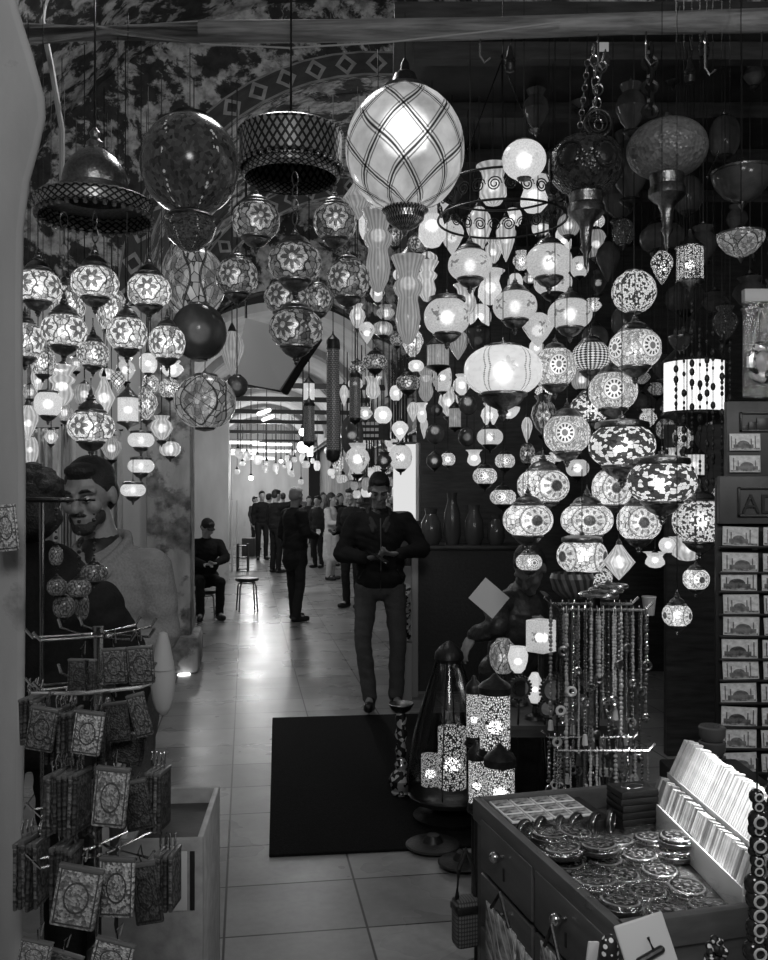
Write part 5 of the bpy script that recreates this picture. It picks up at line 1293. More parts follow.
# lamps and jars on the low shelf behind the lanterns
sh = thing('low_shelf', 'dark low shelf behind the bead stand carrying jars and table lamps', 'shelf', (0, 0, 0))
q = P(540, 712, 3.3)
b = MB(); b.add(*boxg(.40, .5, .04, (q.x + .03, q.y + .05, q.z - .02))); b.build('top_board', WOOD, sh, smooth=False)
for sx in (-.17, .23):
    for sy in (-.12, .32): b = MB(); b.add(*boxg(.03, .03, q.z - .04, (q.x + sx, q.y + sy, (q.z - .04) / 2))); b.build('leg', WOOD, sh, smooth=False)
def table_lamp(px, py, w, h, d, pat, label, form='bowl', base=None):
    k = S(1, d); c = P(px, py, d); rt = thing('table_lamp', label, 'lamp', (c.x, c.y, q.z + .001)); z = c.z - q.z - h * k / 2; r = w * k / 2
    b = MB(); b.add(*lathe([(0, 0), (.04, 0), (.035, .012), (.012, .02), (.01, max(.03, z - .01)), (.02, max(.035, z)), (0, max(.04, z + .002))], 20)); b.build('base', IRON, rt)
    pr = {'bowl': [(.35, 0), (.7, .15), (.95, .45), (1, .7), (.85, .9), (.8, 1)], 'square': [(.9, 0), (1, .02), (1, .98), (.9, 1)], 'jar': [(.5, 0), (.85, .2), (1, .5), (.85, .8), (.5, .95), (.45, 1)]}[form]
    b = MB(); b.add(*lathe([(a * r, max(z, .03) + t * h * k) for a, t in pr], 4 if form == 'square' else 26)); b.build('shade', GL[pat], rt, sharp=20)
    b = MB(); b.add(*ell((0, 0, max(z, .03) + h * k * .45), r * .3)); b.build('bulb', emit(4.5), rt)
table_lamp(541, 636, 30, 32, 3.2, 'frost', 'bright frosted square lamp beside the bead stand top', 'square')
table_lamp(518, 660, 20, 26, 3.42, 'plain', 'small lit glass table lamp under the reading person', 'bowl')
table_lamp(535, 688, 16, 30, 3.2, 'plain', 'brightest small table lamp between two spiked mirrors', 'jar')
table_lamp(503, 656, 28, 34, 3.5, 'cloud', 'dim ring patterned jar lamp under the reading person', 'jar')
for px, py, r, d, lb in ((520, 688, 11, 3.1, 'round mirror with spiked rim, nearer the lanterns'), (553, 690, 13, 3.08, 'round mirror with spiked rim, nearer the bead stand'), (547, 708, 9, 3.1, 'small round hand mirror below the spiked mirror')):
    k = S(1, d); rt = thing('hanging_spiked_mirror', lb, 'mirror', P(px, py, d), .2); b = MB(); b.add(*lathe([(0, -.004), (r * k, -.004), (r * k, .004), (0, .004)], 28), M=RX(PI / 2)); b.build('frame_disc', BRASS, rt)
    b = MB(); b.add(*lathe([(0, .006), (r * k * .75, .006)], 28), M=RX(PI / 2)); b.build('mirror_glass', flat(.8, .03, 1.0), rt)
    b = MB()
    for i in range(22):
        a = 2 * PI * i / 22; b.add(*ell((r * k * 1.08 * math.cos(a), 0, r * k * 1.08 * math.sin(a)), .005, n=6, m=4))
    b.build('spiked_rim', IRON, rt)
    b = MB(); b.add(*tube([(0, .003, 0), (0, .02, -(P(px, py, d).z - q.z))], .004)); b.build('support', IRON, rt)
# dark striped bowl above the bead stand
def stripe_fn(nt):
    u, v = uv(nt); return ((u * 16 + v * 1.5).fract()).lt(.5).sel(.03, .12)
b = MB(); k = S(1, 3.6); b.add(*lathe([(0, 0), (10 * k, 2 * k), (19 * k, 10 * k), (22 * k, 22 * k), (20 * k, 27 * k)], 28)); tag(b.build('hanging_striped_bowl', surf('striped_bowl', stripe_fn, .3), None, P(572, 600, 3.6)), 'dark striped glass bowl hung under the burst globes', 'bowl')
lathe_thing('hanging_paper_cup', 'small pale plain cup hanging to the right of the bead stand top', 'cup', 649, 615, 2.6, [('cup', [(0, 0), (5 * S(1, 2.6), 0), (7 * S(1, 2.6), 18 * S(1, 2.6)), (6.6 * S(1, 2.6), 18 * S(1, 2.6))], flat(.3, .6)), ('rim', [(6.6 * S(1, 2.6), 17 * S(1, 2.6)), (7.4 * S(1, 2.6), 18 * S(1, 2.6)), (6.8 * S(1, 2.6), 19 * S(1, 2.6))], flat(.4, .5))])
lathe_thing('ribbed_dome_lamp', 'small ribbed dark dome lamp sitting over the bead stand', 'lamp', 608, 599, 2.56, [('dome', [(9 * S(1, 2.75), 0), (10 * S(1, 2.75), 3 * S(1, 2.75)), (8 * S(1, 2.75), 10 * S(1, 2.75)), (3 * S(1, 2.75), 15 * S(1, 2.75)), (0, 19 * S(1, 2.75))], BRASS)])
# black counter behind
ct = thing('shop_counter', 'tall black shop counter behind the man with the phone', 'counter', P(470, 690, 7.45) * Vector((1, 1, 0)) if False else (P(470, 690, 7.45).x, 7.45, 0))
b = MB(); b.add(*boxg(.92, .5, 1.17, (0, .25, .585))); b.build('body', DARK, ct, smooth=False)
b = MB(); b.add(*rboxg(.98, .56, .035, .006, (0, .25, 1.188))); b.build('top', WOOD, ct)
b = MB(); b.add(*rboxg(.02, .02, 1.17, .004, (-.47, -.01, .585))); b.build('corner_trim', flat(.2, .4), ct)
for i, (px, w, h, lb) in enumerate(((431, 22, 36, 'tall grey glass jar on the black counter, first from its corner'), (452, 18, 52, 'tallest grey jar on the black counter'), (474, 20, 40, 'grey ribbed vase on the black counter'), (496, 18, 30, 'short grey vase on the black counter, farthest from its corner'))):
    k = S(1, 7.6); c = P(px, 541, 7.6); b = MB(); b.add(*lathe([(0, 0), (w * .35 * k, 0), (w * .5 * k, h * .2 * k), (w * .45 * k, h * .6 * k), (w * .25 * k, h * .85 * k), (w * .3 * k, h * k), (w * .26 * k, h * k)], 24)); tag(b.build('glass_jar', flat(.08, .15), None, (c.x, c.y, 1.2065)), lb, 'jar', 'jars on the black counter')
# pale door panel given its own glow to brighten it, plate stack, door frame strip
b = MB(); b.add(*rboxg(.21, .04, .66, .006)); rt = thing('glowing_pale_panel', 'bright tilted pale panel beside the head of the man with the phone', 'panel', P(405, 482, 7.9), -.35); b.build('panel_face', emit(.75), rt); b = MB(); b.add(*rboxg(.03, .05, .68, .006, (.12, 0, 0))); b.build('panel_edge', flat(.85, .4), rt)
b = MB(); b.add(*boxg(.215, .045, .02, (0, 0, .34))); b.build('panel_top', flat(.1, .5), rt, smooth=False); rt.rotation_euler = (0, .0, -.35)
pp = at_floor(409, 690); 
b = MB(); b.add(*rboxg(.05, .06, 1.33, .005, (0, 0, .665))); tag(b.build('door_post', flat(.35, .5), None, (P(415, 600, 7.25).x, 7.25, 0)), 'pale narrow wooden post at the black counter corner', 'post')
ps = thing('plate_rack', 'narrow pale rack of stacked patterned plates behind the right arm of the phone man', 'rack', (P(403, 600, 7.2).x, 7.2, 0))
b = MB(); b.add(*boxg(.14, .12, .45, (0, 0, .225))); b.build('plinth', flat(.3, .5), ps, smooth=False)
b = MB(); b.add(*boxg(.14, .02, 1.05, (0, .06, .525))); b.build('back', flat(.3, .5), ps, smooth=False)
for i in range(5):
    b = MB(); b.add(*lathe([(0, 0), (.03, 0), (.065, .02), (.06, .022), (0, .006)], 20), M=T(0, -.01, .5 + i * .09) @ RX(.9)); b.build('patterned_plate', ORN, ps)
# ================================================================= POSTCARD RACK
rk = thing('postcard_rack', 'tall dark postcard rack with raised lettering at the shop edge', 'rack', (P(752, 700, 3.5).x, 3.53, 0))
x0 = P(752, 0, 3.5).x
def Xr(px): return P(px, 0, 3.5).x - x0
def Zr(py): return P(0, py, 3.5).z
RM = flat(.07, .5, 0, .1, 30, .1); RM2 = flat(.012, .5)
def rbox(nm, px0, px1, py0, py1, yo, th, mat, par=rk, r=.003):
    b = MB(); b.add(*rboxg(Xr(px1) - Xr(px0), th, Zr(py0) - Zr(py1), r, ((Xr(px0) + Xr(px1)) / 2, yo, (Zr(py0) + Zr(py1)) / 2))); return b.build(nm, mat, par)
rbox('back_board', 721, 800, 478, 800, .03, .02, RM2)
h1 = rbox('header_board', 721, 800, 476, 524, .0, .03, RM)
h2 = rbox('upper_header_board', 731, 800, 400, 476, .03, .03, RM)
rbox('foot_column', 735, 790, 800, 905, .04, .06, RM2)
for hh, fx0, fy0, fy1 in ((h1, 739, 487, 517), (h2, 744, 411, 431)):
    for nm, g in (('frame_strip', (fx0, 800, fy0, fy0 + 2)), ('frame_strip', (fx0, 800, fy1 - 2, fy1)), ('frame_strip', (fx0, fx0 + 2, fy0, fy1))):
        rbox(nm, *g, -.02 if hh is h1 else .01, .01, flat(.03, .4), hh, .001)
cu = bpy.data.curves.new('letters', 'FONT'); cu.body = 'ADE'; cu.size = S(27, 3.5); cu.extrude = .004; cu.materials.append(flat(.025, .4))
o = bpy.data.objects.new('tmp', cu); COL.objects.link(o); lm = bpy.data.meshes.new_from_object(o.evaluated_get(bpy.context.evaluated_depsgraph_get())); bpy.data.objects.remove(o); o = link('raised_lettering', lm, h1); o.location = (Xr(743), -.019, Zr(513)); o.rotation_euler = (PI / 2, 0, 0)
for k_, (a, c, t) in enumerate(((746, 752, 424), (753, 760, 421), (761, 775, 417))):
    rbox('raised_letter_bar', a, c, t, 431, .011, .006, flat(.03, .4), h2, .001)
def card_fn(seed):
    def f(nt):
        u, v = uv(nt)
        n = noise(nt, vec(nt, u * 7 + seed, v * 5), 1.0, 4)
        sky = ramp(n, .3, .7, .5, .85)
        rng = random.Random(seed); out = sky
        cx = rng.uniform(.4, .6); dr = rng.uniform(.16, .24); tone = rng.choice((.02, .05, .05, .12))
        dome = ((u - cx) * (u - cx) + (v - .34) * (v - .34) * .7).lt(dr * dr)
        body = ((u - cx).abs().lt(dr * 1.6)) * v.lt(.36)
        mask = dome.max(body)
        for s in (-1, 1):
            for kx in (1.9, 1.25): mask = mask.max((u - cx - s * dr * kx).abs().lt(.018) * v.lt(.86 if kx > 1.5 else .7))
        out = mask.sel(tone + ramp(n, .4, .6, 0, .12), out)
        ground = v.lt(.14); out = ground.sel(ramp(n, .4, .6, .1, .45), out)
        edge = ((u - .5).abs().gt(.475)).max((v - .5).abs().gt(.455))
        return edge.sel(.6, out)
    return f
CARDS = [surf('postcard_%d' % i, card_fn(i + 3), .35) for i in range(6)]
wordsy = ('top', 'second', 'third', 'fourth', 'fifth', 'sixth', 'seventh', 'eighth', 'ninth', 'tenth', 'eleventh')
ys = [527, 553, 572, 595, 617, 640, 661, 684, 708, 730, 754]
bmk = MB()
def pcard(px0, px1, py0, py1, mi, label, yo=-.012, tilt=0):
    b = MB(); b.add(*boxg(S(px1 - px0, 3.5), .003, S(py1 - py0, 3.5))); o = b.build('postcard', CARDS[mi], None, Vector((x0 + (Xr(px0) + Xr(px1)) / 2, 3.53 + yo, (Zr(py0) + Zr(py1)) / 2)), smooth=False, rot=(-.06, tilt, 0)); tag(o, label, 'postcard', 'mosque postcards in the rack')
for i, y in enumerate(ys):
    j = random.uniform(-2, 1)
    pcard(724 + j, 760 + j, y, y + 19, (i * 2 + 1) % 6, 'mosque postcard, %s down in the full column under the lettered board' % wordsy[i], tilt=random.uniform(-.04, .06))
    pcard(765 + j, 801 + j, y + 1, y + 19, (i + 3) % 6, 'mosque postcard cut by the picture edge, %s down' % wordsy[i], tilt=random.uniform(-.04, .04))
    rbox('wire_pocket', 721, 800, y + 19, y + 21.5, -.016, .012, RM2)
pcard(733, 764, 433, 450, 0, 'mosque silhouette postcard between the two header boards, upper one', .005); pcard(733, 764, 455, 472, 3, 'mosque postcard between the two header boards, lower one', .005)
# clear bag with ornament over the rack
rt = thing('hanging_clear_bag', 'clear bag with pale header holding an ornament, hung above the postcard rack', 'bag', P(758, 400, 3.42)); k = S(1, 3.42)
b = MB(); b.add(*rboxg(38 * k, .03, 100 * k, .008, (4 * k, 0, 52 * k))); b.build('clear_pouch', WRAP, rt)
b = MB(); b.add(*rboxg(38 * k, .034, 13 * k, .003, (4 * k, 0, 104 * k))); b.build('header_card', flat(.45, .5), rt)
b = MB(); b.add(*torus(11 * k, 4.5 * k, 24, 8, 1, 1.4, axis='y'), M=T(4 * k, .0, 38 * k)); b.build('ornament_ring', ORN, rt)
b = MB(); b.add(*ell((4 * k, 0, 38 * k), (8 * k, .012, 13 * k))); b.build('ornament_face', flat(.25, .3), rt)
b = MB(); b.add(*tube([(-5 * k, 0, 58 * k), (2 * k, 0, 92 * k)], .004)); b.add(*tube([(13 * k, 0, 58 * k), (4 * k, 0, 92 * k)], .004)); b.build('ornament_cord', flat(.5, .4), rt)
b = MB(); b.add(*tube([(4 * k, 0, 109 * k), (4 * k, 0, 1.4)], .003)); b.build('hang_cord', CORD, rt)
# ceramic stack by the rack foot
for i in range(3):
    q2 = P(712, 770 - i * 15, 3.3)
    b = MB(); kk = S(1, 3.3); b.add(*lathe([(0, 0), (10 * kk, 0), (13 * kk, 5 * kk), (13.5 * kk, 13 * kk), (12 * kk, 14.5 * kk), (0, 14.5 * kk)], 24)); o = b.build('stacked_bowl', flat(.05 + .03 * i, .25), None, (q2.x, q2.y, P(0, 770, 3.3).z + i * 15 * kk)); tag(o, ('bottom', 'middle', 'top')[i] + ' dark bowl in the pile beside the postcard rack foot', 'bowl', 'bowls beside the rack')
b = MB(); zz = P(0, 770, 3.3).z; b.add(*rboxg(.3, .3, zz - .001, .01, (0, 0, zz / 2))); tag(b.build('dark_plinth', DARK, None, (P(712, 0, 3.3).x, 3.3, 0)), 'dark plinth under the pile of bowls by the rack', 'plinth')
# ================================================================= LEFT RACK, LAMP STAND, BOX
def orn_purse(seed, lo, hi):
    def f(nt):
        u, v = uv(nt)
        cx = u - .5; cy = (v - .5) * 1.5; r = (cx * cx + cy * cy * .55).sqrt(); a = cy.atan2(cx)
        d, c = voro(nt, vec(nt, u * 16 + seed, v * 24), 1.0); n = noise(nt, vec(nt, u * 9 + seed, v * 12), 1.0, 4)
        base = ramp(c, .2, .8, lo, hi) * ramp(n, .3, .7, .6, 1.2)
        med = r.lt((a * 12).cos() * .02 + .24); ring = (r - .27).abs().lt(.02)
        core = med.sel(ramp(c, .3, .7, lo, hi * .8), base)
        bd = (((cx.abs() - .42).abs().lt(.018)) * (v - .5).abs().lt(.45)).max(((v - .5).abs() - .44).abs().lt(.014) * cx.abs().lt(.44))
        return (ring.max(bd)).sel(lo * .4, core), d
    return f
PUR = [surf('embroidered_purse_%d' % i, orn_purse(i * 3.3, *lh), .6, bstr=.5, bdist=.003) for i, lh in enumerate(((.05, .25), (.03, .16), (.12, .42), (.012, .07), (.1, .5)))]
D = 1.86
rx = P(86, 700, D)
rk2 = thing('purse_carousel', 'tall chrome carousel rack hung with embroidered purses beside the plaster jamb', 'rack', (rx.x, D + .08, 0))
def lx(px, d=D): return P(px, 0, d).x - rx.x
def lz(py, d=D): return P(0, py, d).z
b = MB(); b.add(*tube([(0, 0, 0), (0, 0, lz(632))], .012, 10)); b.build('post', CHROME, rk2)
b = MB(); b.add(*lathe([(0, 0), (.19, 0), (.19, .015), (.02, .03)], 30)); b.build('base', IRON, rk2)
for ti, py in enumerate((641, 690, 815, 866)):
    for a in (-.9, 1.0, 2.6, 3.9):
        v = Vector((math.sin(a), -math.cos(a), 0)); s = v.cross(Vector((0, 0, 1)))
        b = MB()
        for k in (-1, 1): b.add(*tube([Vector((0, 0, lz(py))) + s * .025 * k, v * .13 + s * .025 * k + Vector((0, 0, lz(py) + .004)), v * .145 + s * .025 * k + Vector((0, 0, lz(py) + .022))], .0035, 6))
        b.build('prong', CHROME, rk2)
b = MB(); b.add(*tube([P(28, 690, 1.78) - Vector((rx.x, D + .08, 0)), P(32, 693, 1.78) - Vector((rx.x, D + .08, 0)), P(86, 693, 1.765) - Vector((rx.x, D + .08, 0)), P(140, 687, 1.8) - Vector((rx.x, D + .08, 0)), P(152, 682, 1.8) - Vector((rx.x, D + .08, 0))], .0045, 8)); b.build('cross_rail', flat(.7, .2, 1.0), rk2)
b = MB(); b.add(*tube([P(86, 660, 1.775) - Vector((rx.x, D + .08, 0)), P(86, 700, 1.775) - Vector((rx.x, D + .08, 0))], .006, 8)); b.build('rail_clip', CHROME, rk2)
def purse(px, py, w, h, d, tilt, mi, label, rz=0, th=.012):
    d *= .89
    c = P(px, py, d); ww, hh = S(w, d), S(h, d); rt = thing('hanging_purse', label, 'purse', c, 0, 'embroidered purses on the carousel'); rt.rotation_euler = (0, tilt, rz)
    b = MB(); b.add(*rboxg(ww, th, hh, min(.004, th * .4), (0, 0, 0), 2)); b.build('pouch', PUR[mi], rt)
    b = MB(); b.add(*rboxg(ww * 1.01, th * 1.15, hh * .07, .002, (0, 0, hh * .47))); z = b.build('zip_band', flat(.1, .4), rt)
    b = MB(); b.add(*tube([(0, 0, hh * .5), (-.004, 0, hh * .5 + .02), (.004, 0, hh * .5 + .035), (.004, 0, hh * .5 + .01)], .0018, 5)); b.build('loop', CHROME, rt)
    return rt
purse(82, 676, 28, 34, 2.05, .03, 3, 'small dark purse at the top of the rack, farthest from the bright box')
purse(115, 666, 25, 36, 2.03, -.06, 1, 'medallion purse in the middle of the top row')
purse(141, 665, 26, 38, 2.02, -.08, 1, 'plain bordered purse at the end of the top row nearest the passage')
purse(42, 729, 28, 44, 1.98, .17, 1, 'dark starred purse under the cross rail nearest the jamb')
purse(88, 733, 29, 44, 1.96, .14, 4, 'pale framed purse with dark oval medallion under the cross rail')
purse(117, 722, 24, 40, 2.08, -.12, 3, 'dark plain purse right of the pale framed one')
purse(140, 715, 18, 44, 2.02, -.25, 1, 'slanting dark purse at the passage end of the cross rail')
purse(128, 748, 34, 32, 2.12, .2, 3, 'squarish dark purse tucked below the slanting one')
purse(111, 797, 34, 60, 1.95, .10, 2, 'palest long purse in the middle of the rack')
purse(137, 805, 28, 50, 2.06, -.2, 3, 'dark purse half behind the palest long purse')
purse(77, 897, 45, 62, 1.88, .18, 2, 'largest tilted grey purse in the lower row with small diamond centre')
purse(117, 887, 35, 60, 1.94, .03, 4, 'pale lighter purse overlapping the largest tilted one in the lower row')
purse(146, 893, 28, 62, 2.04, -.15, 3, 'dark purse at the passage end of the lower row')
purse(35, 955, 32, 30, 1.86, .2, 2, 'purse at the bottom picture edge nearest the jamb')
purse(112, 958, 40, 36, 1.86, .25, 4, 'bright purse at the bottom picture edge in the middle')
purse(60, 962, 44, 22, 1.92, .3, 1, 'dim purse at the bottom edge between two paler ones')
# purses seen edge on, in bundles
nums = ('first', 'second', 'third', 'fourth', 'fifth', 'sixth', 'seventh', 'eighth')
for (px, py, h, n, dd, bl, dx) in ((56, 735, 52, 5, 2.06, 'under the cross rail between the two faced purses', 5), (52, 800, 60, 7, 2.02, 'in the middle row beside the jamb', 5), (100, 735, 46, 3, 2.14, 'under the rail behind the pale framed purse', 4), (92, 805, 50, 3, 2.1, 'behind the palest long purse', 5), (152, 800, 58, 4, 2.1, 'in the middle row toward the passage', 4), (60, 880, 70, 5, 2.06, 'in the lower row beside the largest tilted purse', 4), (160, 880, 56, 4, 2.12, 'in the lower row toward the passage', 5), (30, 720, 46, 4, 2.12, 'at the jamb end of the cross rail', 4), (22, 870, 66, 5, 2.14, 'at the jamb end of the lower row', 5)):
    for k in range(n):
        purse(px + k * dx, py + random.uniform(-4, 4), 32, h, dd + .0 * k, random.uniform(-.05, .1), random.choice((3, 3, 1)), 'edge-on dark purse, %s along the bundle %s' % (nums[k], bl), rz=1.42 + random.uniform(-.1, .1), th=.008)
# lamp stand with hanging mini lamps
q = P(42, 500, 2.3); ls = thing('lamp_display_stand', 'slim chrome lamp stand with a round plate beside the bushy haired person', 'lamp stand', (q.x, 2.3, 0))
b = MB(); b.add(*tube([(0, 0, 0), (0, 0, q.z)], .008, 12)); b.build('pole', CHROME, ls)
b = MB(); b.add(*lathe([(0, q.z - .006), (.075, q.z - .006), (.082, q.z), (.075, q.z + .006), (0, q.z + .007)], 30)); b.build('top_plate', IRON, ls)
b = MB(); b.add(*lathe([(0, 0), (.13, 0), (.12, .02), (.01, .03)], 30)); b.build('base', IRON, ls)
for a in range(5): an = a * 1.26 - .9; b = MB(); b.add(*tube([(0, 0, q.z), (.13 * math.cos(an), .13 * math.sin(an), q.z)], .0035, 6)); b.build('arm', IRON, ls)
glass('off', pat_flower(4, dark=.05, light=.5, fill=(.15, .5)), .05, see=.2)
for px, py, w, h, d, ch, lb in ((56, 556, 14, 18, 2.2, 505, 'tiny mosaic lamp highest on the lamp stand'), (57, 587, 20, 16, 2.18, 566, 'tiny patterned lamp directly below the highest one on the stand'), (94, 573, 27, 17, 2.14, 512, 'tiny bright flowered lamp farthest from the pole'), (79, 588, 24, 17, 2.08, 510, 'tiny patterned lamp lower, between the others on the stand'), (64, 607, 22, 20, 2.24, 598, 'tiny plain grey bowl lamp low by the pole'), (82, 606, 14, 26, 2.2, 596, 'tiny netted pale lamp lowest on the stand')):
    k = S(1, d); c = P(px, py, d); rt = thing('mini_hanging_lamp', lb, 'lamp', c + Vector((0, 0, -h * k / 2)), random.uniform(0, 6), 'mini lamps on the lamp stand')
    b = MB(); b.add(*lathe([(r, z + h * k / 2) for r, z in globe_prof(w * k, h * k)], 20)); b.build('shade', GL['off'], rt)
    b = MB(); b.add(*lathe(scaled(CAP, w * k * .8), 16)); b.build('cap', IRON, rt, (0, 0, h * k)); b = MB(); b.add(*lathe(scaled(CUP, w * k * .7), 16)); b.build('base_cup', IRON, rt)
    zt = P(0, ch, d).z - c.z + h * k / 2
    if zt > h * k * 1.3:
        b = MB(); z = h * k * 1.2
        while z < zt: b.add(*ell((0, 0, z), random.choice((.003, .005)), n=8, m=5)); z += .014
        b.build('bead_chain', IRON, rt)
# box by the passage
bx = thing('open_crate', 'open pale crate standing on the tiles beside the purse carousel', 'crate', (-.66, 2.82, 0), .08)
CR = flat(.34, .6, 0, .2, 20, .2)
W_, D_, H_ = .24, .46, .62
for nm, g in (('front_board', rboxg(W_, .018, H_, .004, (0, -D_ / 2, H_ / 2))), ('back_board', rboxg(W_, .018, H_, .004, (0, D_ / 2, H_ / 2))), ('side_board', rboxg(.018, D_ - .02, H_, .004, (-W_ / 2 + .009, 0, H_ / 2))), ('side_board', rboxg(.018, D_ - .02, H_, .004, (W_ / 2 - .009, 0, H_ / 2))), ('bottom_board', rboxg(W_ - .04, D_ - .02, .02, .004, (0, 0, .012)))):
    b = MB(); b.add(*g); b.build(nm, CR if nm != 'side_board' else flat(.5, .6, 0, .2, 20, .2), bx)
b = MB(); b.add(*rboxg(.05, .003, .17, .001, (.05, -D_ / 2 - .011, H_ - .12))); b.build('white_strip', flat(.6, .5), bx)
b = MB(); b.add(*rboxg(.014, .003, .17, .001, (.09, -D_ / 2 - .011, H_ - .12))); b.build('dark_slot', DARK, bx)
b = MB(); b.add(*rboxg(W_ - .05, D_ - .05, .01, .003, (0, 0, H_ - .05))); tag(b.build('dark_opening_sheet', DARK, None, (-.66, 2.82, 0), rot=(0, 0, .08)), 'dark sheet standing for the shade inside the top of the open crate', 'board')  # dark sheet put in for the shade of the crate opening
b = MB(); b.add(*ell((0, 0, 0), (.035, .03, .1))); b.add(*lathe([(.033, .03), (.02, .1), (.012, .13), (0, .135)], 16)); rt = thing('white_cloth_bundle', 'hanging pale white cloth bundle beside the purse carousel top', 'cloth bundle', P(163, 680, 2.5)); b.build('cloth', flat(.4, .8), rt)
# posters hung left of the jamb : a small card and a leaning picture card
b = MB(); b.add(*rboxg(.05, .006, .1, .002)); tag(b.build('hanging_ornament_card', PUR[4], None, P(6, 528, 1.92), rot=(0, -.1, 0)), 'small patterned ornament hung on the plaster jamb', 'ornament')
# pale scarves behind the left lamps
def drape(px, y0, y1, w, d, v, label):
    c = P(px, y1, d); h = S(y1 - y0, d); ww = S(w, d); n = 24; vs = []; fs = []
    for i in range(n + 1):
        for k in (0, 1): vs.append(((i / n - .5) * ww * (1 - .12 * k), .03 * math.sin(i * 1.1), k * h))
    for i in range(n): fs.append((2 * i, 2 * i + 2, 2 * i + 3, 2 * i + 1))
    b = MB(); b.add(vs, fs); rt = thing('hanging_scarf', label, 'scarf', c); o = b.build('cloth', flat(v, .8, 0, .1, 30, .1), rt); m_ = o.modifiers.new('s', 'SOLIDIFY'); m_.thickness = .004
    b = MB(); b.add(*tube([(-ww / 2, 0, h), (ww / 2, 0, h)], .008)); b.build('rail', IRON, rt)
drape(42, 428, 640, 34, 6.0, .55, 'broad pale scarf hanging above the bushy haired head'); drape(68, 425, 640, 14, 6.05, .4, 'narrow grey scarf beside the broad pale one'); drape(108, 430, 640, 30, 6.2, .45, 'grey scarf hanging behind the denim man')
# grey awning panel
v = [P(246, 318, 6.5), P(318, 338, 6.2), P(284, 392, 6.4), P(231, 382, 6.7)]
m_ = MB(); m_.add([tuple(x_ - v[3]) for x_ in v] + [tuple(x_ - v[3] + Vector((0, .03, 0))) for x_ in v], [(0, 1, 2, 3), (7, 6, 5, 4), (0, 4, 5, 1), (1, 5, 6, 2), (2, 6, 7, 3), (3, 7, 4, 0)])
aw = thing('tilted_grey_awning', 'tilted plain grey awning panel with dark edge bar over the passage', 'awning', v[3]); m_.build('panel', flat(.42, .7), aw, smooth=False)
b = MB(); b.add(*tube([v[2] - v[3], v[1] - v[3]], .035, 8)); b.build('edge_bar', DARK, aw); b = MB(); b.add(*tube([(0, 0, 0), v[2] - v[3]], .01, 6)); b.build('lower_rod', DARK, aw); b = MB(); b.add(*tube([v[0] - v[3], v[0] - v[3] + Vector((0, .0, 1.0))], .01, 6)); b.build('hanging_rod', DARK, aw)
# small sign grid, tubes, boards, passage lamps
sg = thing('hanging_sign_grid', 'small dark sign with pale grid squares above the passage crowd', 'sign', P(374, 428, 8.2)); b = MB(); b.add(*rboxg(.26, .03, .22, .004)); b.build('board', DARK, sg)
for i in range(4):
    for k in range(3): b = MB(); b.add(*boxg(.032, .006, .028, (-.095 + i * .04, -.017, -.07 + k * .055))); b.build('grid_square', flat(.6, .5), sg, smooth=False)
for i, px in enumerate((227, 232, 237)):
    e = at_floor(px, 572 - i); b = MB(); b.add(*rboxg(.045, .03, 1.55, .008, (0, 0, .775), 2)); tag(b.build('leaning_white_pole', flat(.75, .5), None, (e.x, e.y, 0)), ('white pole leaning at the pale pier, nearest the pillar', 'white pole leaning at the pier, middle one', 'white pole leaning at the pier, nearest the passage end')[i], 'pole', 'white poles by the pier')
e = at_floor(243, 571); rt = thing('small_wire_shelf', 'small dark shelf unit on the floor beside the white poles', 'shelf', (e.x, e.y, 0))
for z in (.05, .3, .55): b = MB(); b.add(*boxg(.22, .25, .02, (0, 0, z))); b.build('shelf_board', DARK, rt, smooth=False)
for s in (-1, 1): b = MB(); b.add(*boxg(.02, .25, .6, (.11 * s, 0, .3))); b.build('side_panel', DARK, rt, smooth=False)
e = at_floor(249, 556); b = MB(); b.add(*rboxg(.35, .35, .5, .02, (0, 0, .25))); tag(b.build('grey_bin', flat(.12, .6), None, (e.x, e.y, 0)), 'grey box on the floor at the far passage wall', 'box')
PASS = ((303, 447, 12, 9, 'brightest round bulb hanging over the passage crowd', 16), (303, 432, 8, 6, 'small bulb in a pale cone shade under a passage beam', 12), (251, 478, 5, 4, 'tiny bulb low on the wall side of the passage', 18), (281, 461, 4, 4, 'tiny bulb in the middle of the passage', 22))
for px, py, w, wd, lb, d in PASS:
    c = P(px, py, d); r = S(w, d) / 2; rt = thing('hanging_bulb_lamp', lb, 'lamp', c)
    b = MB(); b.add(*ell((0, 0, 0), r)); b.build('bulb', emit(6.0), rt); b = MB(); b.add(*lathe([(r * .6, r * .8), (r * .5, r * 1.6), (.01, r * 1.8), (.008, 4.0 - c.z if c.z < 3.9 else r * 2)], 12)); b.build('cord', CORD, rt)
    ld = bpy.data.lights.new('passage_bulb', 'POINT'); ld.energy = {16: 40, 12: 30, 18: 25, 22: 40}[d]; ld.shadow_soft_size = r * 1.05; lo = bpy.data.objects.new('passage_bulb_light', ld); COL.objects.link(lo); lo.location = c + Vector((0, -.0, -r * 1.4))
for i, (px, py, d) in enumerate(((264, 412, 12.5), (268, 418, 14.0))):
    rt = thing('hanging_tube_light', ('upper short lit tube light under the passage vault', 'lower short lit tube light under the passage vault')[i], 'lamp', P(px, py, d)); b = MB(); b.add(*caps((-.06, -.1, -.035), .028, (.06, .1, .035), .028)); b.build('tube', emit(2.5), rt); b = MB(); b.add(*boxg(.05, .25, .02, (0, 0, .06))); b.build('fitting', flat(.3, .5), rt, smooth=False)
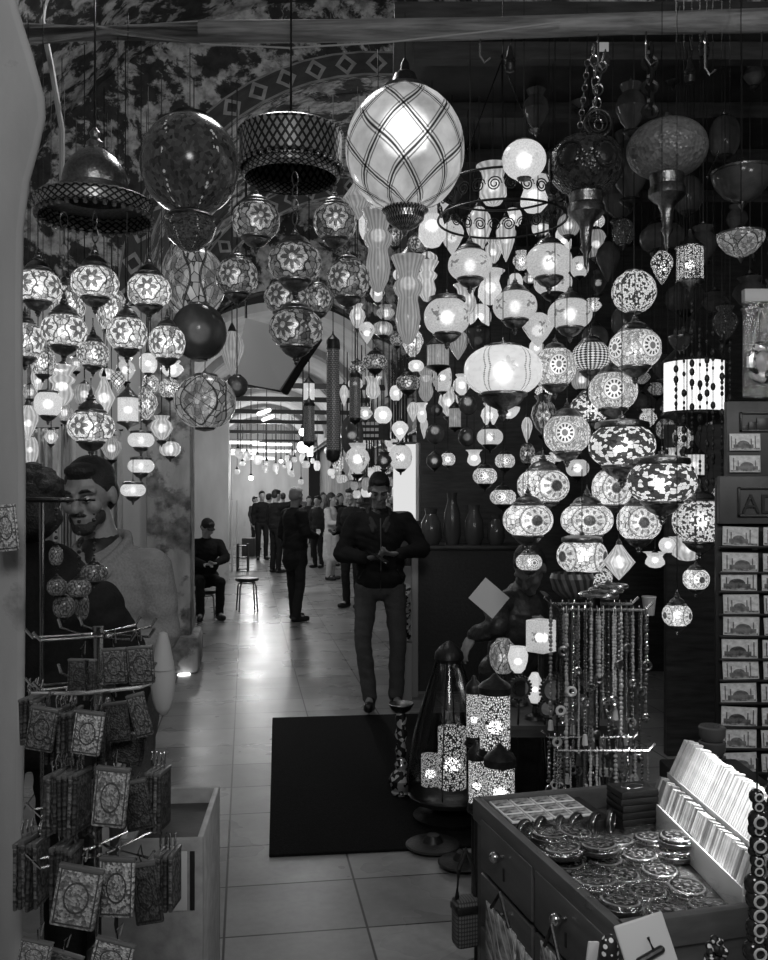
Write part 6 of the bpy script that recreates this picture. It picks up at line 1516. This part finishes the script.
rt = thing('hanging_lit_sign', 'small upright lit white box sign over the passage crowd', 'sign', P(310, 450, 17)); b = MB(); b.add(*rboxg(.11, .1, .24, .01)); b.build('lit_box', emit(2.2), rt); b = MB(); b.add(*tube([(0, 0, .12), (0, 0, 1.2)], .008)); b.build('rod', DARK, rt)
for i, (x_, bb_, z_) in enumerate(((-.2, 23, 3.0), (.7, 24.5, 3.05), (.1, 27, 3.0), (1.0, 28, 3.05), (.4, 30, 2.9), (-.1, 31, 3.1))):  # glowing tubes added to brighten the far end, standing for lit beams
    rt = thing('hanging_tube_light', 'added glowing tube across the far passage, %s counting away from the beams' % ('first', 'second', 'third', 'fourth', 'fifth', 'sixth')[i], 'lamp', Cc(x_, bb_, z_), TH); b = MB(); b.add(*caps((-.5, 0, 0), .04, (.5, 0, 0), .04)); b.build('tube', emit(2.2), rt); b = MB(); b.add(*boxg(1.2, .06, .03, (0, 0, .06))); b.build('fitting', flat(.3, .5), rt, smooth=False); b = MB(); b.add(*tube([(0, 0, .07), (0, 0, .9)], .01)); b.build('rod', DARK, rt)
# little far lamps along the passage side
farl = []
for i in range(34):
    for t_ in range(400):
        px = random.uniform(338, 408); py = random.uniform(436, 500); d = random.uniform(8.6, 10.5); w = random.uniform(6, 11); c1 = P(px, py, d)
        if all(math.hypot(c1.x - a[0], d - a[1]) > (S(w, d) + a[2]) * .6 for a in farl): break
    farl.append((c1.x, d, S(w, d)))
    k = S(1, d); rt = thing('far_hanging_lamp', 'little lit glass lamp in the cluster along the passage side behind the phone man', 'lamp', P(px, py, d), random.uniform(0, 6), 'little lit lamps along the passage side')
    pat = random.choice(('plain', 'flute', 'frost', 'vase', 'flower')); b = MB(); b.add(*lathe([(r, z) for r, z in globe_prof(w * k, w * k * random.uniform(.7, 1.8))], 12)); b.build('shade', GL[pat], rt)
    b = MB(); b.add(*lathe([(w * .2 * k, w * .4 * k), (w * .3 * k, w * .5 * k), (.01, w * .8 * k), (.005, 1.0)], 10)); b.build('cap', IRON, rt)
allz = [(q['x'], q['d'], q['z'], q['w'], q['h'] / 2 + q['w'] * .37) for q in LAMPS] + [(P(a, b_, d).x, d, P(a, b_, d).z, S(c, d), S(h, d)) for a, b_, c, h, d in OBST]
cordz = [(q['x'], q['d'], q['z'], q['cordtop']) for q in LAMPS]
rr = random.Random(11); taken = [(q['px'], q['py'], q['w0'] * .5) for q in LAMPS]
def dim(n, x0, x1, y0, y1, d0_, d1_, wl, wh, pats, bulb, nm, label, grp, caps_=(0,)):
    k_ = 0; tries = 0
    while k_ < n and tries < 4000:
        tries += 1; px, py, d, w = rr.uniform(x0, x1), rr.uniform(y0, y1), rr.uniform(d0_, d1_), rr.uniform(wl, wh)
        if any(math.hypot(px - a, py - c) < r_ * .7 + w * .45 for a, c, r_ in taken): continue
        c1 = P(px, py, d)
        if any(abs(c1.x - ox) < (ow + S(w, d)) * .52 and abs(d - od) < (ow + S(w, d)) * .52 and abs(c1.z - oz) < oh + S(w, d) * 1.15 for ox, od, oz, ow, oh in allz): continue
        if any(math.hypot(c1.x - ox, d - od) < S(w, d) * .56 and lo_ < c1.z + S(w, d) and hi_ > c1.z - S(w, d) for ox, od, lo_, hi_ in cordz): continue
        taken.append((px, py, w * .5)); k_ += 1; k = S(1, d); h = w * rr.uniform(.6, 1.6) * k; ww = w * k
        rt = thing(nm, label, 'lamp', P(px, py, d), rr.uniform(0, 6), grp)
        form = rr.random(); pr = globe_prof(ww, h) if form < .55 else [(ww * a, h * (z - .5)) for a, z in ((.03, 0), (.3, .2), (.5, .5), (.42, .72), (.25, .85), (.36, 1))]
        b = MB(); b.add(*lathe(pr, 16)); b.build('shade', GL[rr.choice(pats)], rt)
        b = MB(); b.add(*lathe([(r_, z + h * .48) for r_, z in scaled(CAP, ww * .8)] , 12)); b.build('cap', BRASS if rr.random() < .5 else IRON, rt)
        b = MB(); b.add(*lathe([(r_, z - h * .48) for r_, z in scaled(CUP, ww * .8)], 12)); b.build('base_cup', BRASS if rr.random() < .5 else IRON, rt)
        if bulb: b = MB(); b.add(*ell((0, 0, 0), ww * .15)); b.build('bulb', emit(3.0), rt)
        c0 = P(px, py, d); zz = 3.84 - c0.z
        for ox, od, oz, ow, oh in allz:
            if oz > c0.z and math.hypot(ox - c0.x, od - d) < ow * .55 and oz - oh > c0.z: zz = min(zz, oz - oh - c0.z - .004)
        allz.append((c0.x, d, c0.z, ww, h * .5 + ww * .32)); cordz.append((c0.x, d, c0.z, c0.z + zz))
        if zz > h: b = MB(); b.add(*tube([(0, 0, h * .5), (0, 0, zz)], .0028, 4)); b.build('cord', CORD, rt)
dim(42, 352, 600, 215, 470, 6.0, 7.8, 15, 28, ('flute', 'vase', 'frost', 'darkflower', 'plain', 'eye5', 'smoke'), 1, 'small_pendant_lamp', 'small lit glass lamp deep in the shop, glimpsed between the nearer lamps', 'small lit lamps deep in the shop')
dim(30, 520, 762, 60, 330, 4.6, 6.5, 20, 46, ('smoke', 'smoke', 'dots', 'smoke', 'smoke'), 0, 'unlit_pendant_lamp', 'dark unlit pendant lamp hanging in the gloom under the shop ceiling', 'unlit pendants under the shop ceiling')
dim(14, 585, 715, 360, 470, 5.2, 7.2, 16, 30, ('smoke', 'darkflower', 'eye5', 'cloud'), 0, 'unlit_pendant_lamp', 'dim unlit lamp hanging far behind the star mosaic lamps', 'unlit lamps behind the star lamps')
dim(16, 20, 185, 360, 450, 4.2, 5.6, 14, 26, ('flute', 'vase', 'frost', 'plain', 'flower6'), 1, 'small_pendant_lamp', 'small lit glass lamp half hidden behind the globes of the domed chandelier', 'small lit lamps behind the domed chandelier')
farp = []
for i in range(30):
    bb_ = random.uniform(18, 30); a_ = random.choice((random.uniform(-.3, .1), random.uniform(.9, 2.3), random.uniform(.2, 1.6))); z_ = random.uniform(2.1, 3.0); w = random.uniform(.09, .2)
    for t_ in range(100):
        if all(math.hypot(a_ - a[0], bb_ - a[1]) > .3 for a in farp): break
        bb_ = random.uniform(18, 30); a_ = random.uniform(-.3, 2.3)
    farp.append((a_, bb_))
    rt = thing('far_hanging_lamp', 'little lit lamp hanging far down the passage above the crowd', 'lamp', Cc(a_, bb_, z_), 0, 'little lit lamps far down the passage')
    b = MB(); b.add(*lathe(globe_prof(w, w * random.uniform(.7, 1.6)), 10)); b.build('shade', GL[random.choice(('plain', 'flute', 'frost'))], rt); b = MB(); b.add(*lathe([(w * .2, w * .4), (w * .3, w * .5), (.01, w), (.006, 3.9 - z_)], 8)); b.build('cap', IRON, rt)
# shop-front shelves with bright goods along the passage's right side
for i, (bb_, lb) in enumerate(((11.5, 'dark shelf unit with pale goods in the passage, nearest'), (15, 'dark shelf unit with pale goods in the passage, middle'), (19.5, 'dark shelf unit with pale goods in the passage, farthest'))):
    rt = thing('goods_shelf', lb, 'shelf', Cc(2.4, bb_, 0), TH, 'shelves along the passage')
    b = MB(); b.add(*boxg(.04, 2.0, 2.6, (.15, 0, 1.3))); b.build('back_panel', WOOD, rt, smooth=False)
    for z in (.5, 1.0, 1.5, 2.0, 2.5):
        b = MB(); b.add(*boxg(.3, 2.0, .03, (0, 0, z))); b.build('shelf_board', WOOD, rt, smooth=False)
        for k in range(7):
            h = random.uniform(.12, .34); b = MB(); b.add(*lathe([(0, 0), (.07, 0), (.09, h * .4), (.05, h * .8), (.06, h), (0, h)], 10), M=T(-.02, -.85 + k * .28, z + .016)); b.build('goods', flat(random.choice((.1, .3, .6)), .4), rt)
# small spot of light on the floor, put in as a glowing disc
e = at_floor(184, 675); b = MB(); b.add(*lathe([(0, 0), (.06, 0), (.055, .012), (0, .016)], 24)); o = b.build('floor_light_spot', emit(2.5), None, (e.x, e.y, .001)); tag(o, 'small glowing disc for a spot of light on the tiles by the pillar', 'light')

# ================================================================= LIGHTS, CAMERA
def point(loc, e, r=.05, spot=None, name='unseen_fill_light', look=None, blend=.5):
    ld = bpy.data.lights.new(name, 'SPOT' if spot else 'POINT'); ld.energy = e; ld.shadow_soft_size = r
    o = bpy.data.objects.new(name, ld); COL.objects.link(o); o.location = loc
    if spot: ld.spot_size = spot; ld.spot_blend = blend; o.rotation_euler = (Vector(look) - Vector(loc)).to_track_quat('-Z', 'Y').to_euler()
    return o
point(Cc(.5, 21, 2.9), 40, .1); point(Cc(.5, 26, 3.0), 70, .1); point(Cc(.3, 29.5, 2.6), 120, .2)  # unseen passage lights, the last added to brighten the far end
point(Cc(.9, 10.8, 3.9), 36, .45); point(Cc(-.7, 15.0, 2.6), 25, .1)  # unseen bare lights added in the passage, no lamp hangs there
# the shop's display spotlight over the packet case
point((.85, 2.0, 2.1), 200, .05, math.radians(23), 'display_spot', (.74, 1.96, ZT + .1), .7)
# unseen fill added behind the camera to brighten the foreground
point((.1, -.8, 3.2), 180, .5)
point((2.0, 1.5, 2.6), 40, .2)  # unseen fill added off to the right for postcards and compacts
point(Cc(-1.2, 6.9, 2.9), 22, .15)  # fill added near the left wall to brighten the pillar
point((-.6, 5.2, 4.7), 80, .3)  # added out of view overhead to light the painted vault
wd = bpy.data.worlds.new('World'); sc.world = wd; wd.use_nodes = True
wd.node_tree.nodes['Background'].inputs[0].default_value = (1, 1, 1, 1); wd.node_tree.nodes['Background'].inputs[1].default_value = .012
cam = bpy.data.cameras.new('Camera'); co = bpy.data.objects.new('Camera', cam); COL.objects.link(co)
co.location = (0, 0, CAMZ); co.rotation_euler = (PI / 2, 0, 0); cam.sensor_fit = 'VERTICAL'; cam.sensor_height = 36; cam.lens = 36 * F / 960; cam.shift_y = (HY - 480) / 960; cam.clip_start = .05
sc.camera = co
sc.view_settings.view_transform = 'Standard'; sc.view_settings.look = 'None'; sc.view_settings.exposure = 0.0; sc.view_settings.gamma = 1.0; sc.view_settings.use_curve_mapping = False
cy = sc.cycles; cy.use_denoising = True; cy.caustics_refractive = False; cy.caustics_reflective = False; cy.max_bounces = 8; cy.diffuse_bounces = 3; cy.glossy_bounces = 3; cy.transmission_bounces = 6; cy.transparent_max_bounces = 12; cy.sample_clamp_indirect = 4.0
